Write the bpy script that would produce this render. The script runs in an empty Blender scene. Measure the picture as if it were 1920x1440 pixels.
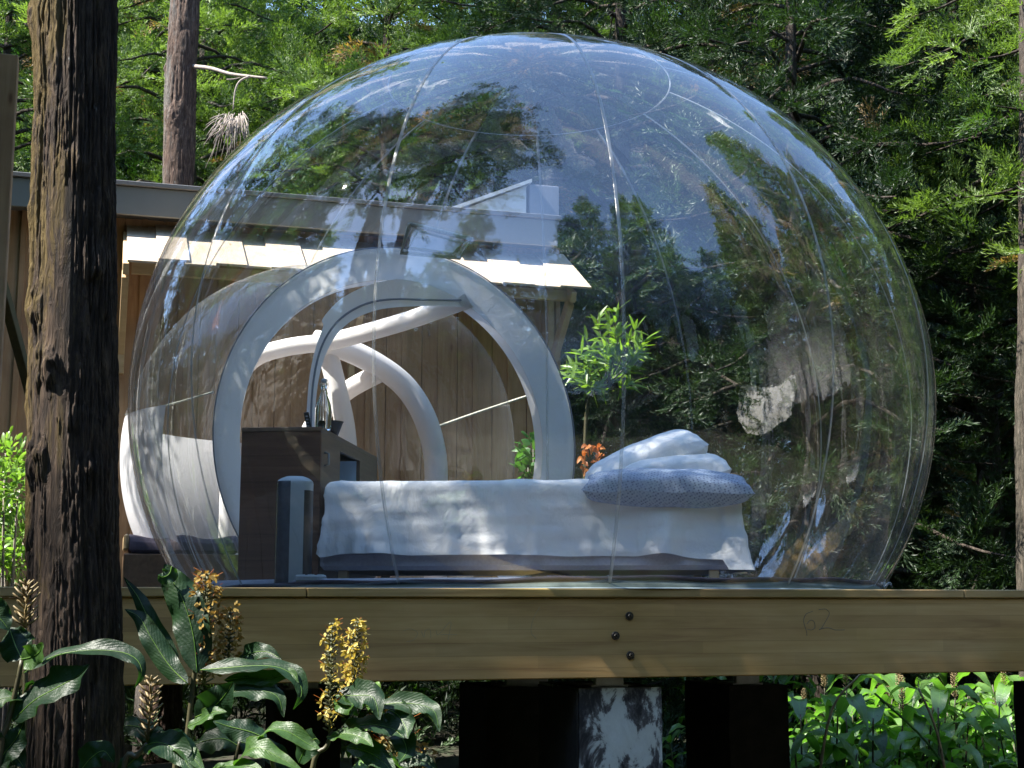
import bpy, math, random
import numpy as np
from mathutils import Vector, Matrix

R = math.radians
PI = math.pi
sc = bpy.context.scene
col = sc.collection

# ---------------------------------------------------------------- camera
FPX = 2637.0                      # focal length in pixels of a 1920-wide frame
TH = math.atan(412 / FPX)         # camera tilts up
EYE = Vector((0, 0, 1.6))
cam_d = bpy.data.cameras.new('camera')
cam_d.sensor_width = 36.0
cam_d.lens = FPX / 1920 * 36.0
cam_d.clip_start = 0.05
cam_d.clip_end = 500
cam = bpy.data.objects.new('camera', cam_d)
cam.location = EYE
cam.rotation_euler = (PI / 2 + TH, 0, 0)
col.objects.link(cam)
sc.camera = cam

# ---------------------------------------------------------------- sky, sun, exposure
SUN_EL, SUN_AZ = R(52), R(-110)    # azimuth from +Y (view direction) towards +X
w = bpy.data.worlds.new('World')
sc.world = w
w.use_nodes = True
nt = w.node_tree
nt.nodes.clear()
out = nt.nodes.new('ShaderNodeOutputWorld')
bg = nt.nodes.new('ShaderNodeBackground')
sky = nt.nodes.new('ShaderNodeTexSky')
sky.sky_type = 'NISHITA'
sky.sun_disc = False
sky.sun_elevation = SUN_EL
sky.sun_rotation = SUN_AZ
sky.air_density = 1.0
sky.dust_density = 0.1
sky.ozone_density = 2.2
bg.inputs['Strength'].default_value = 0.15
# a few thin clouds in the sky
tc = nt.nodes.new('ShaderNodeTexCoord')
mpg = nt.nodes.new('ShaderNodeMapping')
mpg.inputs['Scale'].default_value = (1.2, 2.6, 3.0)
nz = nt.nodes.new('ShaderNodeTexNoise')
nz.inputs['Scale'].default_value = 1.6
nz.inputs['Detail'].default_value = 8
nz.inputs['Roughness'].default_value = 0.6
rp = nt.nodes.new('ShaderNodeValToRGB')
rp.color_ramp.elements[0].position = 0.635
rp.color_ramp.elements[1].position = 0.74
mx = nt.nodes.new('ShaderNodeMix')
mx.data_type = 'RGBA'
mx.inputs[7].default_value = (9, 9.3, 10, 1)
nt.links.new(tc.outputs['Generated'], mpg.inputs['Vector'])
nt.links.new(mpg.outputs['Vector'], nz.inputs['Vector'])
nt.links.new(nz.outputs['Fac'], rp.inputs['Fac'])
nt.links.new(rp.outputs['Color'], mx.inputs[0])
nt.links.new(sky.outputs['Color'], mx.inputs[6])
nt.links.new(mx.outputs[2], bg.inputs['Color'])
nt.links.new(bg.outputs['Background'], out.inputs['Surface'])

sun_d = bpy.data.lights.new('sun', 'SUN')
sun_d.energy = 4.2
sun_d.angle = R(0.53)
sun_d.color = (1.0, 0.95, 0.86)
sun = bpy.data.objects.new('sun', sun_d)
sdir = Vector((math.cos(SUN_EL) * math.sin(SUN_AZ), math.cos(SUN_EL) * math.cos(SUN_AZ), math.sin(SUN_EL)))
sun.rotation_euler = sdir.to_track_quat('Z', 'Y').to_euler()
sun.location = (-8, -3, 12)
col.objects.link(sun)

sc.view_settings.view_transform = 'Standard'
sc.view_settings.look = 'None'
sc.view_settings.gamma = 1.0
sc.view_settings.exposure = 2.28
sc.render.engine = 'CYCLES'
sc.cycles.max_bounces = 12
sc.cycles.diffuse_bounces = 3
sc.cycles.glossy_bounces = 4
sc.cycles.transmission_bounces = 6
sc.cycles.transparent_max_bounces = 32
sc.cycles.use_denoising = True
sc.cycles.sample_clamp_indirect = 8
sc.cycles.caustics_reflective = False
sc.cycles.caustics_refractive = False

# ---------------------------------------------------------------- placing helpers
E_ = Vector((.9593, .2823, 0))     # along the deck edge and the cabin front
N_ = Vector((-.2823, .9593, 0))    # away from the deck edge, towards the cabin
O_ = Vector((.094, 5.573, 0))      # a point on the deck edge
DECK_YAW = math.atan2(.2823, .9593)
DZ = 1.66                          # deck top


def ray(px, py):
    u = (px - 960) / FPX
    v = (720 - py) / FPX
    return Vector((u, math.cos(TH) - math.sin(TH) * v, math.sin(TH) + math.cos(TH) * v))


def at(px, py, y):
    d = ray(px, py)
    return EYE + d * (y / d.y)


def plane_hit(px, py, p0, nrm):
    d = ray(px, py)
    return EYE + d * ((p0 - EYE).dot(nrm) / d.dot(nrm))


def dk(s, t, z):
    return O_ + E_ * s + N_ * t + Vector((0, 0, z))


# ---------------------------------------------------------------- object helpers
def tag(o, label=None, cat=None, group=None, kind=None):
    if label: o['label'] = label
    if cat: o['category'] = cat
    if group: o['group'] = group
    if kind: o['kind'] = kind
    return o


def thing(name, label, cat, loc=(0, 0, 0), rz=0.0, group=None):
    o = bpy.data.objects.new(name, None)
    o.empty_display_size = .2
    o.location = loc
    o.rotation_euler = (0, 0, rz)
    col.objects.link(o)
    return tag(o, label, cat, group)


def link_mesh(name, me, mat, parent=None, local=False):
    """parent given and not local: the mesh is in world coordinates and is moved into the parent's frame"""
    o = bpy.data.objects.new(name, me)
    col.objects.link(o)
    if mat is not None and not me.materials:
        for m in (mat if isinstance(mat, (list, tuple)) else [mat]):
            me.materials.append(m)
    if parent is not None:
        o.parent = parent
        if not local:
            root = parent
            M = Matrix.Identity(4)
            chain = []
            while root is not None:
                chain.append(root)
                root = root.parent
            for r_ in reversed(chain):
                M = M @ Matrix.LocRotScale(r_.location, r_.rotation_euler, r_.scale)
            me.transform(M.inverted())
    return o


def np_mesh(name, V, F, smooth=True, attr=None, mat_idx=None):
    """V (n,3), F (m,k) with constant k; attr = dict(name -> per-vertex float)"""
    me = bpy.data.meshes.new(name)
    V = np.asarray(V, np.float32)
    F = np.asarray(F, np.int32)
    m, k = F.shape
    me.vertices.add(len(V))
    me.vertices.foreach_set('co', V.ravel())
    me.loops.add(m * k)
    me.loops.foreach_set('vertex_index', F.ravel())
    me.polygons.add(m)
    me.polygons.foreach_set('loop_start', np.arange(0, m * k, k, dtype=np.int32))
    me.polygons.foreach_set('loop_total', np.full(m, k, np.int32))
    me.polygons.foreach_set('use_smooth', np.full(m, smooth, bool))
    if mat_idx is not None:
        me.polygons.foreach_set('material_index', np.asarray(mat_idx, np.int32))
    if attr:
        for a, vals in attr.items():
            at_ = me.attributes.new(a, 'FLOAT', 'POINT')
            at_.data.foreach_set('value', np.asarray(vals, np.float32))
    me.update(calc_edges=True)
    return me


class MB:
    def __init__(self):
        self.v = []
        self.f = []

    def add(self, vs, fs):
        b = len(self.v)
        self.v += [Vector(p) for p in vs]
        self.f += [tuple(i + b for i in f) for f in fs]
        return self

    def box(self, c, size, rz=0.0, M=None, bev=0.0):
        x, y, z = size[0] / 2, size[1] / 2, size[2] / 2
        rot = M if M is not None else Matrix.Rotation(rz, 3, 'Z')
        c = Vector(c)
        if bev <= 0:
            pts = [(-x, -y, -z), (x, -y, -z), (x, y, -z), (-x, y, -z), (-x, -y, z), (x, -y, z), (x, y, z), (-x, y, z)]
            fs = [(0, 3, 2, 1), (4, 5, 6, 7), (0, 1, 5, 4), (1, 2, 6, 5), (2, 3, 7, 6), (3, 0, 4, 7)]
            self.add([c + rot @ Vector(p) for p in pts], fs)
        else:
            b = min(bev, x * .9, y * .9, z * .9)
            pts, fs = [], []
            # chamfered box: each corner gives 3 vertices
            idx = {}
            for sx in (-1, 1):
                for sy in (-1, 1):
                    for sz in (-1, 1):
                        for ax in range(3):
                            p = [sx * (x - b), sy * (y - b), sz * (z - b)]
                            p[ax] += (sx, sy, sz)[ax] * b
                            idx[(sx, sy, sz, ax)] = len(pts)
                            pts.append(p)
            q = lambda *k: idx[k]
            for s in (-1, 1):
                fx = [q(s, -1, -1, 0), q(s, 1, -1, 0), q(s, 1, 1, 0), q(s, -1, 1, 0)]
                fy = [q(-1, s, -1, 1), q(-1, s, 1, 1), q(1, s, 1, 1), q(1, s, -1, 1)]
                fz = [q(-1, -1, s, 2), q(1, -1, s, 2), q(1, 1, s, 2), q(-1, 1, s, 2)]
                for f_ in (fx, fy, fz):
                    fs.append(tuple(f_) if s > 0 else tuple(reversed(f_)))
            for a in (-1, 1):
                for b_ in (-1, 1):
                    fs.append((q(a, b_, -1, 0), q(a, b_, -1, 1), q(a, b_, 1, 1), q(a, b_, 1, 0)))
                    fs.append((q(a, -1, b_, 0), q(a, -1, b_, 2), q(a, 1, b_, 2), q(a, 1, b_, 0)))
                    fs.append((q(-1, a, b_, 1), q(-1, a, b_, 2), q(1, a, b_, 2), q(1, a, b_, 1)))
                    for c_ in (-1, 1):
                        fs.append((q(a, b_, c_, 0), q(a, b_, c_, 1), q(a, b_, c_, 2)))
            self.add([c + rot @ Vector(p) for p in pts], fs)
        return self

    def tube(self, pts, rad, n=10, caps=True, squash=1.0):
        pts = [Vector(p) for p in pts]
        if not isinstance(rad, (list, tuple)):
            rad = [rad] * len(pts)
        vs, fs = [], []
        prev = None
        for i, p in enumerate(pts):
            t = (pts[min(i + 1, len(pts) - 1)] - pts[max(i - 1, 0)]).normalized()
            if prev is None:
                a = Vector((0, 0, 1)) if abs(t.z) < .9 else Vector((1, 0, 0))
                x = t.cross(a).normalized()
            else:
                x = (prev - t * prev.dot(t)).normalized()
            prev = x
            y = t.cross(x)
            for k in range(n):
                an = 2 * PI * k / n
                vs.append(p + (x * math.cos(an) + y * math.sin(an) * squash) * rad[i])
        for i in range(len(pts) - 1):
            for k in range(n):
                fs.append((i * n + k, i * n + (k + 1) % n, (i + 1) * n + (k + 1) % n, (i + 1) * n + k))
        if caps:
            fs.append(tuple(reversed(range(n))))
            fs.append(tuple((len(pts) - 1) * n + k for k in range(n)))
        self.add(vs, fs)
        return self

    def lathe(self, prof, c=(0, 0, 0), n=24):
        c = Vector(c)
        vs, fs = [], []
        for r_, z in prof:
            for k in range(n):
                a = 2 * PI * k / n
                vs.append(c + Vector((r_ * math.cos(a), r_ * math.sin(a), z)))
        for i in range(len(prof) - 1):
            for k in range(n):
                fs.append((i * n + k, i * n + (k + 1) % n, (i + 1) * n + (k + 1) % n, (i + 1) * n + k))
        self.add(vs, fs)
        return self

    def grid(self, P, closed_u=False):
        """P[i][j] rows of points"""
        ni, nj = len(P), len(P[0])
        vs = [p for row in P for p in row]
        fs = []
        for i in range(ni if closed_u else ni - 1):
            for j in range(nj - 1):
                i2 = (i + 1) % ni
                fs.append((i * nj + j, i2 * nj + j, i2 * nj + j + 1, i * nj + j + 1))
        self.add(vs, fs)
        return self

    def build(self, name, mat, parent=None, smooth=False, local=False):
        me = bpy.data.meshes.new(name)
        me.from_pydata([tuple(p) for p in self.v], [], self.f)
        if smooth:
            me.polygons.foreach_set('use_smooth', [True] * len(me.polygons))
        me.update()
        return link_mesh(name, me, mat, parent, local)


def spline(pts, n=24):
    """Catmull-Rom through points"""
    P = [Vector(p) for p in pts]
    P = [P[0] * 2 - P[1]] + P + [P[-1] * 2 - P[-2]]
    out_ = []
    segs = len(P) - 3
    for k in range(n + 1):
        x = k / n * segs
        i = min(int(x), segs - 1)
        t = x - i
        a, b, c, d = P[i:i + 4]
        out_.append(.5 * ((2 * b) + (c - a) * t + (2 * a - 5 * b + 4 * c - d) * t * t + (3 * b - a - 3 * c + d) * t ** 3))
    return out_


def copy_tree(o, parent=None):
    c = o.copy()
    col.objects.link(c)
    c.parent = parent
    for ch in CHILDREN.get(o.name, []):
        copy_tree(ch, c)
    return c


CHILDREN = {}


def register(o):
    """remember a prototype's children so that copies can be made without a scan"""
    kids = [x for x in bpy.data.objects if x.parent == o]
    CHILDREN[o.name] = kids
    for k in kids:
        register(k)


# ---------------------------------------------------------------- materials
def new_mat(name):
    m = bpy.data.materials.new(name)
    m.use_nodes = True
    n = m.node_tree
    b = n.nodes['Principled BSDF']
    return m, n, b


def node(n, t, **kw):
    x = n.nodes.new(t)
    for k, v in kw.items():
        if k.startswith('_'):
            setattr(x, k[1:], v)
        else:
            x.inputs[k.replace('__', ' ')].default_value = v
    return x


def ramp(n, fac, stops):
    r_ = n.nodes.new('ShaderNodeValToRGB')
    els = r_.color_ramp.elements
    while len(els) < len(stops):
        els.new(.5)
    for el, (p, c) in zip(els, stops):
        el.position = p
        el.color = (*c, 1) if len(c) == 3 else c
    n.links.new(fac, r_.inputs['Fac'])
    return r_.outputs['Color']


def coords(n, scale=(1, 1, 1), kind='Object', rot=(0, 0, 0)):
    tc_ = n.nodes.new('ShaderNodeTexCoord')
    mp = n.nodes.new('ShaderNodeMapping')
    mp.inputs['Scale'].default_value = scale
    mp.inputs['Rotation'].default_value = rot
    n.links.new(tc_.outputs[kind], mp.inputs['Vector'])
    return mp.outputs['Vector']


def noise(n, vec, scale, detail=5, rough=.55, dist=0.0):
    x = n.nodes.new('ShaderNodeTexNoise')
    x.inputs['Scale'].default_value = scale
    x.inputs['Detail'].default_value = detail
    x.inputs['Roughness'].default_value = rough
    x.inputs['Distortion'].default_value = dist
    if vec is not None:
        n.links.new(vec, x.inputs['Vector'])
    return x.outputs['Fac']


def bump(n, b, h, strength=.3, dist=.01):
    x = n.nodes.new('ShaderNodeBump')
    x.inputs['Strength'].default_value = strength
    x.inputs['Distance'].default_value = dist
    n.links.new(h, x.inputs['Height'])
    n.links.new(x.outputs['Normal'], b.inputs['Normal'])
    return x


def mixc(n, fac, a, b, mode='MIX'):
    x = n.nodes.new('ShaderNodeMix')
    x.data_type = 'RGBA'
    x.blend_type = mode
    for s, v in ((0, fac), (6, a), (7, b)):
        if hasattr(v, 'links') or hasattr(v, 'is_linked'):
            n.links.new(v, x.inputs[s])
        elif s == 0:
            x.inputs[s].default_value = v
        else:
            x.inputs[s].default_value = (*v, 1)
    return x.outputs[2]


def mat_simple(name, color, rough=.6, nscale=12, var=.25, bmp=.15, bdist=.004, metallic=0.0, spec=.5):
    m, n, b = new_mat(name)
    f = noise(n, coords(n), nscale, 6)
    c = ramp(n, f, [(.3, tuple(x * (1 - var) for x in color)), (.7, tuple(min(1, x * (1 + var)) for x in color))])
    n.links.new(c, b.inputs['Base Color'])
    b.inputs['Roughness'].default_value = rough
    b.inputs['Metallic'].default_value = metallic
    b.inputs['Specular IOR Level'].default_value = spec
    if bmp:
        bump(n, b, f, bmp, bdist)
    return m


def mat_wood(name, stops, axis=0, scale=6, stretch=18, rough=.65, lam=0, stain=None, knots=False, bmp=.2):
    """grain runs along the given local axis"""
    m, n, b = new_mat(name)
    s = [stretch] * 3
    s[axis] = 1.0
    v = coords(n, tuple(s))
    f1 = noise(n, v, scale * .35, 7, .62, .6)
    v2 = coords(n, tuple(1 if k != axis else .12 for k in range(3)))
    f2 = noise(n, v2, 9, 3, .5)
    mm = node(n, 'ShaderNodeMath', _operation='MULTIPLY_ADD')
    n.links.new(f2, mm.inputs[0])
    mm.inputs[1].default_value = .45
    mh = node(n, 'ShaderNodeMath', _operation='MULTIPLY')
    n.links.new(f1, mh.inputs[0])
    mh.inputs[1].default_value = .6
    n.links.new(mh.outputs[0], mm.inputs[2])
    c = ramp(n, mm.outputs[0], stops)
    if lam:
        sx = n.nodes.new('ShaderNodeSeparateXYZ')
        n.links.new(coords(n), sx.inputs[0])
        fl = node(n, 'ShaderNodeMath', _operation='MULTIPLY')
        n.links.new(sx.outputs['Z'], fl.inputs[0])
        fl.inputs[1].default_value = 1 / lam
        fr = node(n, 'ShaderNodeMath', _operation='FLOOR')
        n.links.new(fl.outputs[0], fr.inputs[0])
        wn = n.nodes.new('ShaderNodeTexNoise')
        wn.noise_dimensions = '2D'
        wn.inputs['Scale'].default_value = 1.0
        wn.inputs['Detail'].default_value = 1.0
        cb = n.nodes.new('ShaderNodeCombineXYZ')
        # joints between short boards of each lamella
        fx = node(n, 'ShaderNodeMath', _operation='MULTIPLY')
        n.links.new(sx.outputs['X'], fx.inputs[0])
        fx.inputs[1].default_value = .9
        ad = node(n, 'ShaderNodeMath', _operation='MULTIPLY_ADD')
        n.links.new(fr.outputs[0], ad.inputs[0])
        ad.inputs[1].default_value = .37
        n.links.new(fx.outputs[0], ad.inputs[2])
        flx = node(n, 'ShaderNodeMath', _operation='FLOOR')
        n.links.new(ad.outputs[0], flx.inputs[0])
        n.links.new(flx.outputs[0], cb.inputs['X'])
        ws = n.nodes.new('ShaderNodeMath')
        ws.operation = 'MULTIPLY'
        n.links.new(fr.outputs[0], ws.inputs[0])
        ws.inputs[1].default_value = 3.7
        n.links.new(ws.outputs[0], cb.inputs['Y'])
        wh = n.nodes.new('ShaderNodeTexWhiteNoise')
        wh.noise_dimensions = '2D'
        n.links.new(cb.outputs[0], wh.inputs['Vector'])
        lc = ramp(n, wh.outputs['Value'], [(0, (.88, .87, .85)), (1, (1.07, 1.06, 1.02))])
        c = mixc(n, 1.0, c, lc, 'MULTIPLY')
        # thin glue lines
        fra = node(n, 'ShaderNodeMath', _operation='FRACT')
        n.links.new(fl.outputs[0], fra.inputs[0])
        g = ramp(n, fra.outputs[0], [(0, (.62, .58, .55)), (.04, (1, 1, 1)), (.96, (1, 1, 1)), (1, (.62, .58, .55))])
        c = mixc(n, .7, c, g, 'MULTIPLY')
    if knots:
        vo = n.nodes.new('ShaderNodeTexVoronoi')
        vo.inputs['Scale'].default_value = 2.3
        kv = coords(n, tuple(3.0 if k != axis else 1.0 for k in range(3)))
        n.links.new(kv, vo.inputs['Vector'])
        kc = ramp(n, vo.outputs['Distance'], [(0, (.22, .11, .06)), (.05, (.42, .28, .18)), (.075, (.8, .7, .6)), (.13, (1, 1, 1))])
        c = mixc(n, .75, c, kc, 'MULTIPLY')
    if stain:
        f3 = noise(n, coords(n, (.6, .6, 1.3)), 1.6, 5, .6)
        sc_ = ramp(n, f3, [(.42, (1, 1, 1)), (.66, stain)])
        c = mixc(n, .85, c, sc_, 'MULTIPLY')
    n.links.new(c, b.inputs['Base Color'])
    b.inputs['Roughness'].default_value = rough
    if bmp:
        bump(n, b, f1, bmp, .003)
    return m


def mat_leaf(name, lo, hi, rough=.45, trans=.35, spec=.5, tcol=None, nscale=1.3, attr=None, lo2=None):
    m, n, b = new_mat(name)
    n.nodes.remove(b)
    out_ = n.nodes['Material Output']
    if attr:
        a = n.nodes.new('ShaderNodeAttribute')
        a.attribute_name = attr
        fac = a.outputs['Fac']
    else:
        fac = noise(n, coords(n), nscale, 4)
    stops = [(.0 if attr else .3, lo), (.75, hi)]
    if lo2:
        stops = [(0, lo), (.8, hi), (.86, lo2), (1, lo2)]
    c = ramp(n, fac, stops)
    p = n.nodes.new('ShaderNodeBsdfPrincipled')
    p.inputs['Roughness'].default_value = rough
    p.inputs['Specular IOR Level'].default_value = spec
    n.links.new(c, p.inputs['Base Color'])
    if 'ginger' in name:
        au = n.nodes.new('ShaderNodeAttribute'); au.attribute_name = 'lu'
        aw = n.nodes.new('ShaderNodeAttribute'); aw.attribute_name = 'lw'
        ab = node(n, 'ShaderNodeMath', _operation='ABSOLUTE')
        n.links.new(aw.outputs['Fac'], ab.inputs[0])
        m1_ = node(n, 'ShaderNodeMath', _operation='MULTIPLY'); n.links.new(au.outputs['Fac'], m1_.inputs[0]); m1_.inputs[1].default_value = 120
        m2_ = node(n, 'ShaderNodeMath', _operation='MULTIPLY_ADD'); n.links.new(ab.outputs[0], m2_.inputs[0]); m2_.inputs[1].default_value = -26
        n.links.new(m1_.outputs[0], m2_.inputs[2])
        sn_ = node(n, 'ShaderNodeMath', _operation='SINE'); n.links.new(m2_.outputs[0], sn_.inputs[0])
        fz_ = noise(n, coords(n), 16, 5, .6)
        hh = node(n, 'ShaderNodeMath', _operation='MULTIPLY_ADD'); n.links.new(sn_.outputs[0], hh.inputs[0]); hh.inputs[1].default_value = .02
        n.links.new(fz_, hh.inputs[2])
        fb = hh.outputs[0]
        # pale midrib, dry edge, blemishes
        rb_ = ramp(n, ab.outputs[0], [(0, (1.5, 1.5, 1.1)), (.06, (1, 1, 1)), (.93, (1, 1, 1)), (1, (1.5, 1.1, .6))])
        c = mixc(n, 1.0, c, rb_, 'MULTIPLY')
        bl = ramp(n, noise(n, coords(n), 42, 3, .6), [(.30, (.45, .38, .25)), (.38, (1, 1, 1))])
        c = mixc(n, .8, c, bl, 'MULTIPLY')
        n.links.new(c, p.inputs['Base Color'])
    if 'ginger' in name or 'broad' in name:
        if 'broad' in name:
            fb = noise(n, coords(n), 9, 2, .5)
        bp_ = n.nodes.new('ShaderNodeBump')
        bp_.inputs['Strength'].default_value = .35
        bp_.inputs['Distance'].default_value = .02
        n.links.new(fb, bp_.inputs['Height'])
        n.links.new(bp_.outputs['Normal'], p.inputs['Normal'])
    t = n.nodes.new('ShaderNodeBsdfTranslucent')
    tc_ = mixc(n, 1.0, c, tcol or (1.7, 1.9, .7), 'MULTIPLY')
    n.links.new(tc_, t.inputs['Color'])
    ms = n.nodes.new('ShaderNodeMixShader')
    ms.inputs[0].default_value = trans
    n.links.new(p.outputs[0], ms.inputs[1])
    n.links.new(t.outputs[0], ms.inputs[2])
    n.links.new(ms.outputs[0], out_.inputs['Surface'])
    return m


def mat_clear(name, base=.085, edge=.7, power=4.0, milk=.02, tint=(.97, .985, .99), rough=.015, wave=.05, wscale=3.0, haze=(.55, .58, .6)):
    """clear soft PVC film: see-through, reflecting more at grazing angles, slightly milky"""
    m, n, b = new_mat(name)
    n.nodes.remove(b)
    out_ = n.nodes['Material Output']
    lw = n.nodes.new('ShaderNodeLayerWeight')
    lw.inputs['Blend'].default_value = .5
    pw = node(n, 'ShaderNodeMath', _operation='POWER')
    n.links.new(lw.outputs['Facing'], pw.inputs[0])
    pw.inputs[1].default_value = power
    ma = node(n, 'ShaderNodeMath', _operation='MULTIPLY_ADD')
    n.links.new(pw.outputs[0], ma.inputs[0])
    ma.inputs[1].default_value = edge
    ma.inputs[2].default_value = base
    tr = n.nodes.new('ShaderNodeBsdfTransparent')
    tr.inputs['Color'].default_value = (*tint, 1)
    gl = n.nodes.new('ShaderNodeBsdfGlossy')
    gl.inputs['Roughness'].default_value = rough
    df = n.nodes.new('ShaderNodeBsdfTranslucent')
    df.inputs['Color'].default_value = (*haze, 1)
    d2 = n.nodes.new('ShaderNodeBsdfDiffuse')
    d2.inputs['Color'].default_value = (*haze, 1)
    dm = n.nodes.new('ShaderNodeMixShader')
    dm.inputs[0].default_value = .5
    n.links.new(df.outputs[0], dm.inputs[1])
    n.links.new(d2.outputs[0], dm.inputs[2])
    # milk grows a little towards the rim where the film is seen edge on
    mk = node(n, 'ShaderNodeMath', _operation='MULTIPLY_ADD')
    n.links.new(pw.outputs[0], mk.inputs[0])
    mk.inputs[1].default_value = milk * 9
    mk.inputs[2].default_value = milk
    m1 = n.nodes.new('ShaderNodeMixShader')
    n.links.new(mk.outputs[0], m1.inputs[0])
    n.links.new(tr.outputs[0], m1.inputs[1])
    n.links.new(dm.outputs[0], m1.inputs[2])
    m2 = n.nodes.new('ShaderNodeMixShader')
    n.links.new(ma.outputs[0], m2.inputs[0])
    n.links.new(m1.outputs[0], m2.inputs[1])
    n.links.new(gl.outputs[0], m2.inputs[2])
    n.links.new(m2.outputs[0], out_.inputs['Surface'])
    f = noise(n, coords(n, (1, 1, .35)), wscale, 3, .5, .3)
    f2 = noise(n, coords(n), 38, 2, .5)
    ad = node(n, 'ShaderNodeMath', _operation='MULTIPLY_ADD')
    n.links.new(f2, ad.inputs[0])
    ad.inputs[1].default_value = .012
    n.links.new(f, ad.inputs[2])
    x = n.nodes.new('ShaderNodeBump')
    x.inputs['Strength'].default_value = wave
    x.inputs['Distance'].default_value = .1
    n.links.new(ad.outputs[0], x.inputs['Height'])
    n.links.new(x.outputs['Normal'], gl.inputs['Normal'])
    return m


def mat_pvc(name, color, trans=.4, rough=.4, wr=True):
    m, n, b = new_mat(name)
    n.nodes.remove(b)
    out_ = n.nodes['Material Output']
    p = n.nodes.new('ShaderNodeBsdfPrincipled')
    p.inputs['Base Color'].default_value = (*color, 1)
    p.inputs['Roughness'].default_value = rough
    t = n.nodes.new('ShaderNodeBsdfTranslucent')
    t.inputs['Color'].default_value = (*color, 1)
    ms = n.nodes.new('ShaderNodeMixShader')
    ms.inputs[0].default_value = trans
    n.links.new(p.outputs[0], ms.inputs[1])
    n.links.new(t.outputs[0], ms.inputs[2])
    n.links.new(ms.outputs[0], out_.inputs['Surface'])
    if wr:
        f = noise(n, coords(n), 22, 5, .6, .8)
        x = n.nodes.new('ShaderNodeBump')
        x.inputs['Strength'].default_value = .35
        x.inputs['Distance'].default_value = .012
        n.links.new(f, x.inputs['Height'])
        n.links.new(x.outputs['Normal'], p.inputs['Normal'])
        n.links.new(x.outputs['Normal'], t.inputs['Normal'])
    return m


M = {}
M['beam'] = mat_wood('glulam_pine', [(.3, (.30, .165, .065)), (.5, (.47, .29, .12)), (.72, (.58, .39, .18))], 0, 5, 16, .6, .05, (.74, .74, .55), True)
M['edge'] = mat_wood('edge_board_pine', [(.3, (.24, .14, .055)), (.7, (.50, .34, .15))], 0, 6, 22, .65, 0, (.5, .6, .35), True)
M['deckwood'] = mat_wood('deck_pine', [(.3, (.07, .05, .035)), (.7, (.14, .105, .07))], 0, 6, 18, .7)
M['clad'] = mat_wood('cedar_cladding', [(.25, (.20, .10, .045)), (.5, (.38, .22, .11)), (.75, (.52, .33, .18))], 2, 6, 14, .7, 0, (.7, .68, .66), True)
M['shingle'] = mat_wood('pale_pine_board', [(.25, (.36, .27, .19)), (.55, (.52, .42, .32)), (.8, (.62, .53, .42))], 1, 6, 10, .6, 0, None, True)
M['bracket'] = mat_wood('bracket_pine', [(.25, (.42, .28, .14)), (.7, (.6, .44, .25))], 0, 6, 10, .6)
M['darkpost'] = mat_wood('mossy_post_wood', [(.25, (.06, .05, .02)), (.7, (.16, .13, .05))], 2, 6, 12, .8)
M['fascia'] = mat_simple('grey_painted_metal', (.20, .20, .18), .45, 3, .08, .05)
M['roof'] = mat_simple('roof_metal', (.12, .12, .12), .5, 4, .1, .05)
M['whitepanel'] = mat_simple('white_painted_panel', (.72, .72, .70), .5, 5, .05, .05)
M['greypanel'] = mat_simple('grey_blue_panel', (.26, .27, .31), .5, 5, .06, .05)
M['walnut'] = mat_wood('walnut_veneer', [(.3, (.075, .033, .018)), (.55, (.16, .076, .044)), (.75, (.24, .125, .072))], 0, 6, 16, .45, .12)
M['walnut2'] = mat_wood('lighter_walnut_veneer', [(.3, (.13, .075, .045)), (.7, (.27, .165, .10))], 1, 6, 16, .45)  # lighter walnut copy; skylight on the sideboard's right side is painted in
M['niche'] = mat_simple('niche_white', (.6, .68, .75), .5, 5, .03, 0)
M['steel'] = mat_simple('galvanised_steel', (.30, .30, .29), .45, 20, .15, .1, metallic=.3)
M['bolt'] = mat_simple('bolt_steel', (.07, .065, .06), .45, 40, .3, .2, metallic=.8)
M['white_fabric'] = mat_simple('white_fabric', (.62, .66, .70), .85, 60, .03, .08, .002)
m, n, b = new_mat('creased_cotton')
b.inputs['Base Color'].default_value = (.84, .83, .82, 1)
b.inputs['Roughness'].default_value = .9
b.inputs['Specular IOR Level'].default_value = .2
f1 = noise(n, coords(n, (1, 1, .6)), 4.5, 5, .62, 1.6)
f2 = noise(n, coords(n), 26, 4, .6, .8)
sh_ = node(n, 'ShaderNodeMath', _operation='MULTIPLY_ADD')
n.links.new(f2, sh_.inputs[0]); sh_.inputs[1].default_value = .18
n.links.new(f1, sh_.inputs[2])
bump(n, b, sh_.outputs[0], .38, .035)
M['white_fabric'] = m
M['grey_fabric'] = mat_simple('grey_fabric', (.42, .40, .44), .9, 80, .08, .1, .002)
M['hem'] = mat_simple('dark_piping', (.02, .014, .028), .7, 60, .3, .2, .003)
M['flange'] = mat_simple('sage_flange', (.11, .14, .12), .6, 20, .15, .1)
M['clearflange'] = mat_simple('pale_flange', (.30, .36, .38), .6, 20, .15, .1)
M['floorpad'] = mat_simple('floor_pad', (.30, .32, .38), .75, 40, .12, .2, .004)
M['ring'] = mat_pvc('white_ring_fabric', (.86, .87, .86), .30, .55)
M['tube'] = mat_pvc('white_tube_fabric', (.88, .84, .82), .3, .5, False)
M['skirt'] = mat_pvc('white_skirt_fabric', (.80, .79, .82), .45, .5)
M['shell'] = mat_clear('clear_pvc_shell', .135, .60, 3.4, .009, wave=.10, wscale=2.2)
M['airclear'] = mat_clear('clear_pvc_airlock', .05, .4, 4.0, .028, wave=.25, wscale=5)
M['ventframe'] = mat_clear('vent_frame', .15, .5, 3, .42, wave=.3, wscale=20, rough=.15, haze=(.36, .32, .27))
M['pane'] = mat_clear('vent_pane', .22, .5, 4, .60, wave=.2, wscale=8)
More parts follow.
